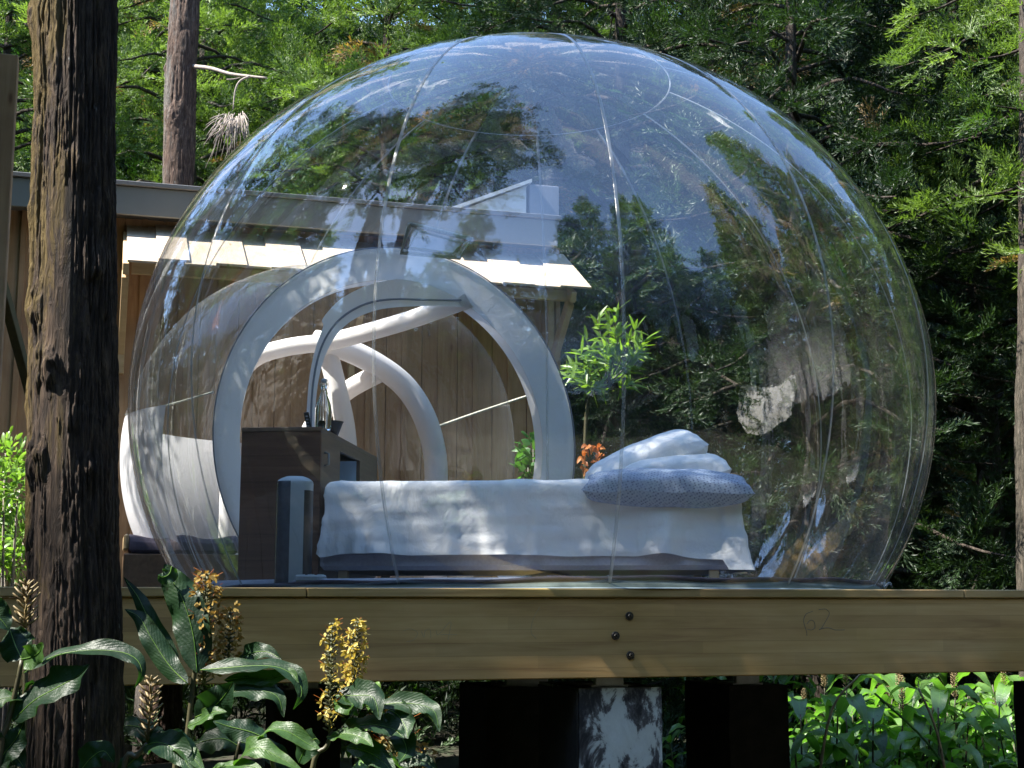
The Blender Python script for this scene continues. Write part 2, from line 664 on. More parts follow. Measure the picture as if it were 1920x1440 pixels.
M['seam'] = mat_clear('welded_seam', .12, .4, 3, .26, wave=.2, wscale=30, rough=.35, haze=(.48, .50, .50))
M['black'] = mat_simple('black_plastic', (.015, .015, .017), .35, 30, .2, .03)
M['glassdark'] = mat_simple('smoked_plastic', (.06, .07, .09), .2, 30, .2, 0)
M['whiteplastic'] = mat_simple('white_plastic', (.36, .40, .41), .3, 30, .04, 0)
M['bowl'] = mat_simple('dark_wood_bowl', (.035, .02, .014), .45, 30, .3, .1)
M['concrete_w'] = None
M['rope'] = mat_simple('pale_rope', (.45, .44, .36), .8, 90, .3, .3)
M['graphite'] = mat_simple('pencil_mark', (.10, .11, .10), .6, 90, .2, 0)
M['chalk'] = mat_simple('chalk_mark', (.32, .26, .16), .8, 90, .2, 0)
M['cushion'] = mat_simple('purple_grey_cushion', (.06, .05, .075), .85, 60, .2, .2)
M['tarp'] = mat_simple('white_tarp', (.8, .8, .78), .6, 6, .05, .2, .02)

# blotched whitewashed concrete
m, n, b = new_mat('weathered_concrete')
f = noise(n, coords(n, (1, 1, .55)), 9, 9, .72, .5)
f2 = noise(n, coords(n, (1, 1, .4)), 3.2, 4, .55, .4)
ad = node(n, 'ShaderNodeMath', _operation='ADD')
n.links.new(f, ad.inputs[0]); n.links.new(f2, ad.inputs[1])
c = ramp(n, ad.outputs[0], [(.44, (.02, .019, .022)), (.48, (.10, .095, .10)), (.505, (.50, .52, .51)), (.7, (.66, .69, .68))])
# the adder gives 0..2, so halve it
hv = node(n, 'ShaderNodeMath', _operation='MULTIPLY')
n.links.new(ad.outputs[0], hv.inputs[0]); hv.inputs[1].default_value = .5
n.links.new(hv.outputs[0], c.node.inputs['Fac'])
n.links.new(c, b.inputs['Base Color'])
b.inputs['Roughness'].default_value = .9
bump(n, b, f, .5, .01)
M['concrete_w'] = m
m, n, b = new_mat('black_concrete')  # near-black concrete for the dark pillars and the shaded side sheet
f = noise(n, coords(n), 7, 8, .7)
n.links.new(ramp(n, f, [(.4, (.010, .009, .008)), (.7, (.03, .027, .022))]), b.inputs['Base Color'])
b.inputs['Roughness'].default_value = .95
bump(n, b, f, .5, .01)
M['concrete_k'] = m

# bark with lichen
def mat_bark(name, a, b_, c_, lich, amt, scale=3.0):
    m, n, b = new_mat(name)
    v = coords(n, (1, 1, .20))
    f = noise(n, v, scale * 13, 9, .68, .8)
    c = ramp(n, f, [(.32, a), (.5, b_), (.68, c_)])
    fs_ = noise(n, coords(n, (1, 1, .045)), scale * 30, 5, .7, .3)
    c = mixc(n, .8, c, ramp(n, fs_, [(.36, (.35, .33, .32)), (.52, (1, 1, 1)), (.68, (1.7, 1.55, 1.4))]), 'MULTIPLY')
    v2 = coords(n, (1, 1, .16))
    f2 = noise(n, v2, scale * 4.2, 8, .75, .5)
    sx = n.nodes.new('ShaderNodeSeparateXYZ')
    n.links.new(coords(n), sx.inputs[0])
    # lichen tone weighted to -X; on the furrowed bark its gold also paints sunlight
    wx = node(n, 'ShaderNodeMath', _operation='MULTIPLY_ADD')
    n.links.new(sx.outputs['X'], wx.inputs[0]); wx.inputs[1].default_value = -.9
    n.links.new(f2, wx.inputs[2])
    k = ramp(n, wx.outputs[0], [(.54, (0, 0, 0)), (.66, (1, 1, 1))])
    mu = node(n, 'ShaderNodeMath', _operation='MULTIPLY')
    n.links.new(k, mu.inputs[0]); mu.inputs[1].default_value = amt
    c = mixc(n, mu.outputs[0], c, lich)
    f4 = noise(n, coords(n, (1, 1, .35)), 34, 4, .6)
    k4 = ramp(n, f4, [(.70, (0, 0, 0)), (.76, (1, 1, 1))])
    mu4 = node(n, 'ShaderNodeMath', _operation='MULTIPLY')
    n.links.new(k4, mu4.inputs[0]); mu4.inputs[1].default_value = .6
    c = mixc(n, mu4.outputs[0], c, (.24, .25, .24))
    n.links.new(c, b.inputs['Base Color'])
    b.inputs['Roughness'].default_value = .85
    b.inputs['Specular IOR Level'].default_value = .25
    bump(n, b, f, 1.0, .03)
    return m


M['bark'] = mat_bark('furrowed_bark', (.014, .010, .008), (.045, .031, .023), (.11, .078, .055), (.15, .105, .03), .65)
M['bark2'] = mat_bark('reddish_bark', (.028, .017, .013), (.075, .047, .035), (.16, .115, .09), (.16, .16, .15), .5)
M['limb'] = mat_bark('dark_limb_bark', (.02, .015, .012), (.05, .04, .032), (.11, .09, .075), (.1, .1, .07), .2)
M['bark3'] = mat_bark('grey_bark', (.05, .04, .035), (.13, .11, .09), (.24, .21, .18), (.2, .2, .15), .3)
M['deadwood'] = mat_simple('dead_twig', (.26, .22, .19), .9, 40, .3, .3)
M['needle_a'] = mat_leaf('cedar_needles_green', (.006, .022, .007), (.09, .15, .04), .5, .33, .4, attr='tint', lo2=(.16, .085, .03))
M['needle_b'] = mat_leaf('cedar_needles_shaded', (.004, .013, .006), (.038, .075, .024), .5, .22, .4, attr='tint', lo2=(.15, .10, .04))  # shade of the dark forest side put into the needle colour
M['needle_c'] = mat_leaf('cedar_needles_sunlit', (.020, .055, .012), (.19, .27, .075), .5, .36, .4, attr='tint', lo2=(.22, .14, .06))  # sunlit foliage painted as a brighter needle colour
M['ginger'] = mat_leaf('ginger_leaf', (.006, .020, .009), (.021, .052, .018), .44, .32, .28, (1.8, 2.4, .5), 5.0)  # darkest leaf copy, with the foreground shade in its colour
M['ginger_field'] = mat_leaf('ginger_leaf_sunny', (.06, .14, .035), (.16, .28, .075), .34, .40, .6, (1.5, 2.0, .5), 4.0)  # brighter leaf copy with the field's sunlight painted in
M['ginger_lit'] = mat_leaf('ginger_leaf_lit', (.020, .058, .014), (.06, .12, .03), .42, .40, .35, (1.6, 2.0, .5), 3.0)  # lit leaves painted as a lighter copy of the same leaf
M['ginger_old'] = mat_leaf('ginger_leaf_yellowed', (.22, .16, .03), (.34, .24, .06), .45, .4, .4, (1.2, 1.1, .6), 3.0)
M['stem'] = mat_simple('ginger_stem', (.05, .045, .02), .5, 20, .3, .1)
M['stem_pale'] = mat_simple('dry_stem', (.28, .21, .10), .6, 20, .3, .1)
M['petal'] = mat_leaf('yellow_petal', (.36, .29, .06), (.54, .45, .13), .5, .4, .3, (1.1, 1.0, .6), 30)
M['petal_o'] = mat_leaf('ochre_petal', (.24, .165, .045), (.36, .26, .08), .5, .35, .3, (1.1, .9, .6), 30)
M['bract'] = mat_leaf('spent_bract', (.12, .085, .04), (.30, .23, .11), .5, .15, .4, (1.1, 1.1, .6), 20)
M['bract_g'] = mat_leaf('green_bract', (.05, .06, .03), (.13, .13, .06), .5, .15, .4, (1.1, 1.1, .6), 20)
M['shrub'] = mat_leaf('shrub_leaf', (.08, .17, .03), (.22, .34, .08), .35, .4, .5, None, 9)
M['sapling'] = mat_leaf('sapling_leaf', (.07, .15, .02), (.22, .34, .05), .35, .45, .5, (1.5, 1.6, .4), 9)
M['broad'] = mat_leaf('broad_leaf', (.04, .13, .03), (.12, .26, .07), .4, .4, .4, None, 9)
M['copper'] = mat_leaf('copper_leaf', (.30, .09, .02), (.60, .24, .05), .5, .4, .4, (1.2, .8, .4), 12)
M['undergrowth'] = mat_leaf('undergrowth_leaf', (.015, .045, .010), (.05, .105, .025), .5, .3, .4, None, 1.1)

m, n, b = new_mat('forest_soil')
f = noise(n, coords(n), 2.5, 9, .7)
n.links.new(ramp(n, f, [(.35, (.010, .009, .006)), (.5, (.025, .022, .012)), (.62, (.020, .034, .012))]), b.inputs['Base Color'])
b.inputs['Roughness'].default_value = .95
bump(n, b, f, .8, .06)
M['soil'] = m

# patterned knit cushion
m, n, b = new_mat('blue_knit')
v = coords(n, (1, 1, 1), 'Object', (.5, .35, .6))
vo = n.nodes.new('ShaderNodeTexVoronoi')
vo.inputs['Scale'].default_value = 88
vo.inputs['Randomness'].default_value = .35
n.links.new(v, vo.inputs['Vector'])
n.links.new(ramp(n, vo.outputs['Distance'], [(.0, (.03, .04, .09)), (.22, (.10, .14, .25)), (.36, (.24, .31, .44)), (.6, (.32, .40, .53))]), b.inputs['Base Color'])
b.inputs['Roughness'].default_value = .9
bump(n, b, vo.outputs['Distance'], -.5, .006)
M['knit'] = m

# ---------------------------------------------------------------- noise for geometry
def vnoise(x, y, seed, px=None):
    """smooth value noise on a lattice; px = period along x"""
    rs = np.random.RandomState(seed)
    G = rs.rand(256, 256)
    xi = np.floor(x).astype(int); yi = np.floor(y).astype(int)
    fx = x - xi; fy = y - yi
    fx = fx * fx * (3 - 2 * fx); fy = fy * fy * (3 - 2 * fy)
    if px:
        x0 = xi % px; x1 = (xi + 1) % px
    else:
        x0 = xi % 256; x1 = (xi + 1) % 256
    y0 = yi % 256; y1 = (yi + 1) % 256
    return (G[x0, y0] * (1 - fx) + G[x1, y0] * fx) * (1 - fy) + (G[x0, y1] * (1 - fx) + G[x1, y1] * fx) * fy


def terrain_z(x, y):
    x = np.asarray(x, float); y = np.asarray(y, float)
    h = np.clip(y - 14, 0, 60) * .20 + np.clip(y - 28, 0, 80) * .45 + np.clip(-x - 14, 0, 40) * .25 + np.clip(x - 14, 0, 40) * .25 + np.clip(-y - 15, 0, 40) * .25
    h = h + (vnoise(x * .35 + 40, y * .35 + 40, 5) - .5) * .35 + (vnoise(x * 1.3 + 90, y * 1.3 + 90, 6) - .5) * .10
    return h


# ground sheet
gx = np.concatenate([np.linspace(-120, -22, 20), np.linspace(-20, 20, 100), np.linspace(22, 120, 20)])
gy = np.concatenate([np.linspace(-100, -22, 16), np.linspace(-20, 34, 130), np.linspace(36, 120, 18)])
X, Y = np.meshgrid(gx, gy, indexing='ij')
Z = terrain_z(X, Y)
V = np.stack([X, Y, Z], -1).reshape(-1, 3)
ny = len(gy)
I, J = np.meshgrid(np.arange(len(gx) - 1), np.arange(ny - 1), indexing='ij')
a0 = (I * ny + J).ravel()
F = np.stack([a0, a0 + ny, a0 + ny + 1, a0 + 1], 1)
tag(link_mesh('ground', np_mesh('ground', V, F), M['soil']), 'dark forest soil sloping up behind the cabin', None, None, 'structure')

# an invented gravel path behind the viewer, added to be mirrored in the bubble
m, n, b = new_mat('pale_gravel')
f = noise(n, coords(n), 30, 8, .7)
n.links.new(ramp(n, f, [(.35, (.09, .075, .055)), (.65, (.16, .135, .10))]), b.inputs['Base Color'])
b.inputs['Roughness'].default_value = .95
bump(n, b, f, .6, .02)
xs = np.linspace(-14, 18, 100)
V, F = [], []
for i, x in enumerate(xs):
    yc = -4.2 + .9 * math.sin(x * .22)
    for k, o_ in enumerate((-1.5, -.75, 0, .75, 1.5)):
        V.append((x, yc + o_, float(terrain_z(x, yc + o_)) + .03))
    if i:
        for k in range(4):
            q = (i - 1) * 5 + k
            F.append((q, q + 5, q + 6, q + 1))
tag(link_mesh('path', np_mesh('path', V, F), m), 'invented brown gravel path, added to be mirrored in the bubble', None, None, 'structure')

# ---------------------------------------------------------------- timber deck
deck = thing('timber_deck', 'raised timber deck of greenish glued beams under the clear bubble', 'deck', dk(0, 0, 0), DECK_YAW)


def dbox(mb, s0, s1, t0, t1, z0, z1, bev=0.0):
    mb.box(((s0 + s1) / 2, (t0 + t1) / 2, (z0 + z1) / 2), (s1 - s0, t1 - t0, z1 - z0), bev=bev)


mb = MB(); dbox(mb, -5.2, 7.5, 0.012, .13, DZ - .350, DZ - .038, .004)
mb.build('beam', M['beam'], deck, local=True)
mb = MB()
dbox(mb, -5.2, -.9, 0, .14, DZ - .036, DZ, .004)
dbox(mb, -.897, 1.93, 0, .14, DZ - .036, DZ, .004)
dbox(mb, 1.933, 7.5, 0.0, .14, DZ - .036, DZ, .004)
mb.build('edge_board', M['edge'], deck, local=True)
mb = MB()
t = .145
while t < 5.8:
    dbox(mb, -1.88, 7.5 if t < .9 else 2.0, t, t + .135, DZ - .034, DZ - .002, .003)
    t += .14
mb.build('floorboards', M['deckwood'], deck, local=True)
mb = MB()
for s in np.arange(-1.86, 7.5, .6):
    dbox(mb, s, s + .05, .135, 5.8 if s < 1.95 else .95, DZ - .24, DZ - .036)
mb.build('joists', M['deckwood'], deck, local=True)
mb = MB(); dbox(mb, -1.88, 2.0, 3.0, 3.14, DZ - .5, DZ - .245); dbox(mb, -1.88, 2.0, 5.6, 5.74, DZ - .5, DZ - .245)
mb.build('rear_beams', M['deckwood'], deck, local=True)
bpn = Vector(N_)
for (px, py) in ((1180, 1155), (1154, 1192), (1182, 1229)):
    p = plane_hit(px, py, dk(0, .012, 0), bpn)
    s = (p - O_).dot(E_)
    mb = MB()
    mb.lathe([(.017, 0), (.017, .003), (.0155, .005), (.0, .005)], n=20)
    mb.lathe([(.0095, .004), (.0095, .010), (.008, .012), (.004, .0122), (.0035, .009), (0, .009)], n=6)
    b_ = mb.build('bolt', M['bolt'], deck, smooth=False, local=True)
    b_.location = (s, .0115, p.z)
    b_.rotation_euler = (PI / 2, 0, 0)


def mark(name, strokes, mat, r_=.0011):
    mb = MB()
    for st in strokes:
        pts = [plane_hit(px, py, dk(0, .0115, 0), bpn) for px, py in st]
        mb.tube(spline(pts, 24), r_, 5)
    return mb.build(name, mat, deck)


mark('pencil_number', [[(1524, 1146), (1511, 1152), (1507, 1165), (1512, 1183), (1513, 1192)], [(1513, 1170), (1519, 1163), (1526, 1165), (1528, 1176), (1522, 1181), (1514, 1180)],
                       [(1535, 1143), (1548, 1142), (1555, 1150), (1548, 1165), (1540, 1178), (1536, 1181)], [(1536, 1180), (1552, 1177), (1566, 1181), (1584, 1181)]], M['graphite'])
mark('chalk_scribble', [[(756, 1183), (770, 1179), (783, 1187), (775, 1200), (762, 1203)], [(790, 1183), (795, 1195), (797, 1183), (806, 1180), (808, 1196)],
                        [(818, 1182), (822, 1190), (845, 1166), (840, 1200)], [(826, 1190), (857, 1190)]], M['chalk'], .0008)
mark('chalk_curve', [[(1012, 1138), (1000, 1160), (996, 1185), (1006, 1198)]], M['chalk'], .0008)

# pillars under the deck
def pillar(label, s, t, wd, dp, ztop, mats, bracket=None):
    o = thing('deck_pillar', label, 'pillar', dk(s, t, 0), DECK_YAW, None)
    mb = MB()
    nz_ = 14
    zs = np.linspace(-.3, ztop, nz_)
    rnd = random.Random(int(s * 100) + 7)
    P = []
    for z in zs:
        row = []
        for (cx, cy) in ((0, 0), (.25, 0), (.5, 0), (.75, 0), (1, 0), (1, .5), (1, 1), (.5, 1), (0, 1), (0, .5), (0, 0)):
            row.append(Vector(((cx) * wd + rnd.uniform(-.003, .003), cy * dp + rnd.uniform(-.003, .003), z)))
        row[-1] = row[0]
        P.append(row)
    mb.grid(P)
    b0 = len(mb.v)
    mb.add([p for p in P[-1][:-1]], [tuple(range(10))])
    mb.build('column', mats[0], o, local=True)
    if len(mats) > 1:      # dark sheet painting the shade on the column's left side
        mb = MB(); mb.box((-.004, dp / 2, (ztop - .3) / 2), (.006, dp - .01, ztop + .28))
        mb.build('shaded_side', mats[1], o, local=True)
    if bracket:
        mb = MB(); mb.box((bracket[0], .04, (ztop + DZ - .35) / 2), (bracket[1], .03, DZ - .35 - ztop), bev=.003)
        mb.box((bracket[0], .12, ztop + .006), (bracket[1] + .04, .19, .012), bev=.003)
        mb.build('post_shoe', M['steel'], o, local=True)
    return o


def px_s(px, py, t):
    p = plane_hit(px, py, dk(0, t, 0), bpn)
    return (p - O_).dot(E_), p.z


s0, z0 = px_s(1085, 1291, .06); s1, _ = px_s(1240, 1291, .06)
pillar('whitewashed concrete pillar with black stains under the beam bolts', s0, .06, s1 - s0, .52, z0, [M['concrete_w'], M['concrete_k']], (.14, .12))
s0, z0 = px_s(912, 1290, .9); s1, _ = px_s(1040, 1290, .9)
pillar('broad black pillar left of the whitewashed one', s0, .9, (s1 - s0) * 1.25, .5, z0, [M['concrete_k']], (.2, .2))
s0, z0 = px_s(1366, 1286, 1.3); s1, _ = px_s(1477, 1286, 1.3)
pillar('dark pillar with a pale shoe, in front of the sunlit ginger leaves', s0, 1.3, s1 - s0, .55, z0, [M['concrete_k']], (.12, .13))
s0, z0 = px_s(2000, 1285, .3); s1, _ = px_s(2140, 1285, .3)
pillar('black pillar cut off by the right edge of the photo', s0, .3, s1 - s0, .4, z0, [M['concrete_k']], (.12, .13))
s0, z0 = px_s(520, 1296, 1.0); s1, _ = px_s(640, 1296, 1.0)
pillar('black pillar behind the flowering ginger', s0, 1.0, s1 - s0, .4, z0, [M['concrete_k']], (.12, .13))

# ---------------------------------------------------------------- bubble tent
BC = Vector((.094, 7.45, 2.651)); BA, BB = 2.078, 1.904
tent = thing('bubble_tent', 'large clear inflated bubble tent with white ring doorway standing on the deck', 'bubble tent', (BC.x, BC.y, DZ))


def bub(az, el, k=1.0):
    """point on the shell; az from the front (-Y) towards +X"""
    return BC + Vector((math.sin(az) * math.cos(el) * BA * k, -math.cos(az) * math.cos(el) * BA * k, math.sin(el) * BB * k))


def bub_hit(px, py, back=False, k=1.0):
    d = ray(px, py)
    S = Vector((1 / (BA * k), 1 / (BA * k), 1 / (BB * k)))
    o_ = Vector(((EYE - BC)[i] * S[i] for i in range(3)))
    dd = Vector((d[i] * S[i] for i in range(3)))
    A, B, C_ = dd.dot(dd), 2 * o_.dot(dd), o_.dot(o_) - 1
    disc = max(B * B - 4 * A * C_, 0)
    q = (-B + (1 if back else -1) * math.sqrt(disc)) / (2 * A)
    return EYE + d * q


EL0 = -math.asin((BC.z - DZ) / BB)
PHI = R(28)                                    # the doorway looks left and back
RING_R = 1.235
ax_out = Vector((-math.sin(PHI), math.cos(PHI), 0))
ax_t = Vector((math.cos(PHI), math.sin(PHI), 0))
ring_d = BA * math.sqrt(1 - (RING_R / BA) ** 2)
RC = Vector((BC.x, BC.y, BC.z - .02)) + ax_out * ring_d

# shell: dense grid with the doorway left open
NA, NE = 260, 150
els = np.linspace(EL0, PI / 2, NE)
azs = np.linspace(0, 2 * PI, NA, endpoint=False)
AZ, EL = np.meshgrid(azs, els, indexing='ij')
# pinched gores: the film swells a little between the welded seams
NS, PH0 = 13, R(9.6)
gore = np.abs(np.sin((AZ - PH0) * NS / 2)) ** .7
amp = .010 * np.clip(np.cos(EL) * 1.2, 0, 1)
kk = 1 + gore * amp - .006 * np.clip(np.cos(EL), 0, 1)
kk += .004 * (vnoise((AZ / (2 * PI)) * 40, EL * 2.0 + 5, 3, 40) - .5) * np.clip((-EL - .15) * 6, 0, 1)
VX = BC.x + np.sin(AZ) * np.cos(EL) * BA * kk
VY = BC.y - np.cos(AZ) * np.cos(EL) * BA * kk
VZ = BC.z + np.sin(EL) * BB * kk
V = np.stack([VX, VY, VZ], -1).reshape(-1, 3)
I, J = np.meshgrid(np.arange(NA), np.arange(NE - 1), indexing='ij')
I2 = (I + 1) % NA
F = np.stack([(I * NE + J).ravel(), (I2 * NE + J).ravel(), (I2 * NE + J + 1).ravel(), (I * NE + J + 1).ravel()], 1)
cen = V[F].mean(1)
rel = cen - np.array(RC)
along = rel @ np.array(ax_out)
perp = np.linalg.norm(rel - along[:, None] * np.array(ax_out), axis=1)
F = F[~((perp < RING_R - .02) & (along > -.6))]
link_mesh('shell', np_mesh('shell', V, F), M['shell'], tent)

# welded seams
CAP_EL = R(68)
for i in range(NS):
    az = PH0 + i * 2 * PI / NS
    for off in (-.006, .006):
        pass
    pts = []
    for j in range(61):
        el = EL0 + (CAP_EL - EL0) * j / 60
        p = bub(az, el, 1.0 - .006 * max(math.cos(el), 0) + .0012)
        q = p - RC
        a_ = q.dot(ax_out)
        if a_ > -.6 and (q - ax_out * a_).length < RING_R:
            continue
        pts.append(p)
    if len(pts) < 8:
        continue
    side = Vector((math.cos(az), math.sin(az), 0))
    P = [[p - side * .0075, p - side * .0045 + (p - BC).normalized() * .0025, p, p + side * .0045 + (p - BC).normalized() * .0025, p + side * .0075] for p in pts]
    mb = MB(); mb.grid(P)
    mb.build('seam', M['seam'], tent, smooth=True)
# round cap weld at the top
P = []
for k in range(97):
    az = 2 * PI * k / 96
    P.append([bub(az, CAP_EL - .002, .999), bub(az, CAP_EL, 1.002), bub(az, CAP_EL + .002, .999)])
MB().grid(P).build('cap_weld', M['seam'], tent, smooth=True)

# doorway ring: a gathered collar, cone shaped, and an inner sleeve
def ring_pt(a, r_, d):
    return RC + (ax_t * math.cos(a) + Vector((0, 0, 1)) * math.sin(a)) * r_ + ax_out * d


NR = 360
P = []
rs = np.random.RandomState(4)
wr = vnoise(np.arange(NR) * .55, np.zeros(NR) + .5, 8, int(NR * .55))
wr2 = vnoise(np.arange(NR) * .18, np.zeros(NR) + .5, 9, int(NR * .18))
A0 = math.asin((DZ - RC.z + .01) / RING_R)
angs = [A0 + (PI - 2 * A0) * k / NR for k in range(NR + 1)]
for k, a in enumerate(angs):
    w_ = (wr[k % NR] - .5) * .012
    w2 = (wr2[k % NR] - .5) * .010
    P.append([ring_pt(a, RING_R + .012, -.02), ring_pt(a, RING_R - .01, -.035), ring_pt(a, RING_R - .045 + w_, -.03 + w_), ring_pt(a, RING_R - .085 - w_, -.005 + w2),
              ring_pt(a, RING_R - .13 + w_, .02), ring_pt(a, RING_R - .165, .05 + w2), ring_pt(a, RING_R - .18, .07)])
MB().grid(P).build('ring_collar', M['ring'], tent, smooth=True)
P = [[ring_pt(a, RING_R - .182, .068), ring_pt(a, RING_R - .185, .11), ring_pt(a, RING_R - .195, .15)] for a in angs]
MB().grid(P).build('ring_sleeve', M['tube'], tent, smooth=True)
mb = MB(); mb.tube([ring_pt(a, RING_R + .014, -.03) for a in angs[::3]], .0045, 8)
mb.build('ring_piping', M['greypanel'], tent, smooth=True)

# door panel and its zip, in the plane of the ring
pn = ax_out
p_on = RC + ax_out * .06
outer = [(588, 1100), (574, 1090), (573, 960), (574, 812), (577, 740), (583, 690), (594, 645), (606, 612), (606, 596), (640, 560), (690, 535), (740, 524), (790, 524), (840, 533), (882, 548)]
inner = [(600, 1100), (592, 1090), (589, 960), (590, 812), (593, 745), (601, 695), (615, 655), (636, 622), (665, 598), (705, 582), (745, 576), (790, 574), (830, 574), (860, 575), (882, 576)]
so = spline([plane_hit(x, y, p_on, pn) for x, y in outer], 90)
si = spline([plane_hit(x, y, p_on, pn) for x, y in inner], 90)
for q in so + si: q.z = max(q.z, DZ + .004)
P = [[so[i], so[i].lerp(si[i], .5), si[i]] for i in range(91)]
MB().grid(P).build('door_panel', M['ring'], tent, smooth=True)
zl = [(583, 1085), (582, 950), (583, 812), (585, 742), (592, 690), (604, 648), (625, 612), (655, 585), (695, 567), (740, 561), (790, 562), (840, 563), (876, 563)]
zp = spline([plane_hit(x, y, RC + ax_out * .045, pn) for x, y in zl], 60)
MB().tube(zp, .007, 6).build('zip', M['greypanel'], tent, smooth=True)

# vent frame welded to the rear film
vq = [(768, 420), (884, 448), (862, 484), (752, 474)]
vin = [(783, 432), (866, 455), (848, 476), (767, 464)]
o4 = [bub_hit(x, y, True, .996) for x, y in vq]
i4 = [bub_hit(x, y, True, .996) for x, y in vin]
P = []
for k in range(5):
    P.append([o4[k % 4], o4[k % 4].lerp(i4[k % 4], .5) - Vector((0, .02, 0)), i4[k % 4]])
MB().grid(P).build('vent_frame', M['ventframe'], tent)
mb = MB(); mb.tube(o4 + [o4[0]], .014, 6); mb.tube(i4 + [i4[0]], .010, 6)
mb.build('vent_edge', M['rope'], tent, smooth=True)
mb = MB(); mb.add(i4, [(0, 1, 2, 3)])
mb.build('vent_pane', M['pane'], tent)

# floor pad and base hem
prof_r = BA * math.cos(EL0)
mb = MB()
mb.lathe([(0, .010), (1.52, .012), (1.60, .02), (1.66, .042), (1.705, .045), (1.73, .03), (1.735, .003)], (BC.x, BC.y, DZ), 128)
mb.build('floor_pad', M['floorpad'], tent, smooth=True)
P, Q, Wp = [], [], []
hw = lambda a: .022 + .016 * math.sin(a * 1.6 + .6) + .004 * math.sin(a * 9) + .003 * math.sin(a * 23 + 1)
for k in range(181):
    a = 2 * PI * k / 180
    d = Vector((math.sin(a), -math.cos(a), 0))
    c0 = Vector((BC.x, BC.y, DZ))
    h = hw(a - PI if a > PI else a)
    h = hw(((a + PI) % (2 * PI)) - PI)
    P.append([c0 + d * (prof_r + .022) + Vector((0, 0, .003)), c0 + d * (prof_r + .006) + Vector((0, 0, h * .6)), c0 + d * (prof_r - .004) + Vector((0, 0, h))])
    Q.append(c0 + d * (prof_r - .002) + Vector((0, 0, h + .004)))
    Wp.append([c0 + d * (prof_r + .0), c0 + d * (prof_r + .026) + Vector((0, 0, .005)), c0 + d * (prof_r + .034) + Vector((0, 0, .001))])
MB().grid(P).build('base_flange', M['flange'], tent, smooth=True)
MB().tube(Q, .0095, 8, caps=False).build('base_piping', M['hem'], tent, smooth=True)
MB().grid(Wp).build('base_strip', M['clearflange'], tent, smooth=True)
# gathered knot of film at the right end of the hem
kp = plane_hit(1657, 1097, BC + Vector((0, -.55, 0)), Vector((0, 1, 0)))
mb = MB()
rk = random.Random(3)
for i in range(7):
    a = rk.uniform(0, 6.28)
    p0 = Vector((kp.x, kp.y, DZ + .006))
    mb.tube(spline([p0, p0 + Vector((.01 * math.cos(a), .01 * math.sin(a), .018)), p0 + Vector((.022 * math.cos(a) + .01, .02 * math.sin(a), .035)), p0 + Vector((.03 * math.cos(a) + .012, .0, .01))], 8), [.003, .005, .006, .006, .006, .005, .004, .003, .002], 6)
mb.build('hem_knot', M['seam'], tent, smooth=True)

# airlock behind the doorway
AC = Vector((-1.30, 9.55, 2.60)); AA, AB = 1.33, 1.30
NA2, NE2 = 120, 60
e0 = -math.asin((AC.z - DZ) / AB)
els = np.linspace(e0, PI / 2, NE2); azs = np.linspace(0, 2 * PI, NA2, endpoint=False)
AZ, EL = np.meshgrid(azs, els, indexing='ij')
kk = 1 + .02 * (vnoise(AZ / (2 * PI) * 9, EL * 2 + 4, 12, 9) - .5)
V = np.stack([AC.x + np.sin(AZ) * np.cos(EL) * AA * kk, AC.y - np.cos(AZ) * np.cos(EL) * AA * kk, AC.z + np.sin(EL) * AB * kk], -1).reshape(-1, 3)
I, J = np.meshgrid(np.arange(NA2), np.arange(NE2 - 1), indexing='ij')
I2 = (I + 1) % NA2
F = np.stack([(I * NE2 + J).ravel(), (I2 * NE2 + J).ravel(), (I2 * NE2 + J + 1).ravel(), (I * NE2 + J + 1).ravel()], 1)
cen = V[F].mean(1)
inb = (((cen - np.array(BC)) / np.array([BA, BA, BB])) ** 2).sum(1) < 1.02
F = F[~inb]; cen = cen[~inb]
azc = np.degrees(np.arctan2(cen[:, 0] - AC.x, -(cen[:, 1] - AC.y)))
lim = 2.80
white = (cen[:, 2] < lim) & (azc < -38) & (azc > -150)
for nm, sel, mt in (('airlock_film', ~white, M['airclear']), ('airlock_skirt', white, M['skirt'])):
    Fs = F[sel]
    used, inv = np.unique(Fs, return_inverse=True)
    link_mesh(nm, np_mesh(nm, V[used], inv.reshape(Fs.shape)), mt, tent)


def px_tube(name, pts, r_, mat, n_=30, down=()):
    ps_ = [at(x, y, d) for x, y, d in pts]
    for side in down:          # run this end down to the deck
        p = ps_[side]
        q = Vector((p.x, p.y, DZ + .01))
        if side == 0: ps_ = [q, q.lerp(p, .5)] + ps_
        else: ps_ = ps_ + [p.lerp(q, .5), q]
    pp = spline(ps_, n_)
    MB().tube(pp, r_, 12).build(name, mat, tent, smooth=True)


px_tube('airlock_rib', [(818, 925, 10.3), (815, 850, 10.3), (795, 780, 10.25), (757, 722, 10.2), (700, 680, 10.1), (640, 652, 10.0), (590, 640, 9.9)], .085, M['tube'], 44, (0,))
px_tube('airlock_rib', [(432, 800, 9.9), (440, 722, 9.9), (478, 672, 9.85), (540, 651, 9.8), (620, 640, 9.75), (700, 620, 9.6), (780, 596, 9.4), (880, 560, 9.2)], .062, M['tube'], 48, (0,))
px_tube('airlock_rib', [(612, 650, 10.0), (632, 730, 10.0), (648, 810, 10.05), (655, 930, 10.1)], .072, M['tube'], 30, (-1,))
px_tube('airlock_rib', [(575, 830, 10.3), (610, 770, 10.3), (655, 730, 10.25), (710, 700, 10.15)], .07, M['tube'], 30, (0,))
px_tube('guy_rope', [(235, 778, 9.3), (320, 758, 9.2), (400, 735, 9.15)], .007, M['rope'], 10)
px_tube('guy_rope', [(812, 803, 10.6), (900, 772, 10.75), (1012, 735, 10.9)], .010, M['rope'], 10)

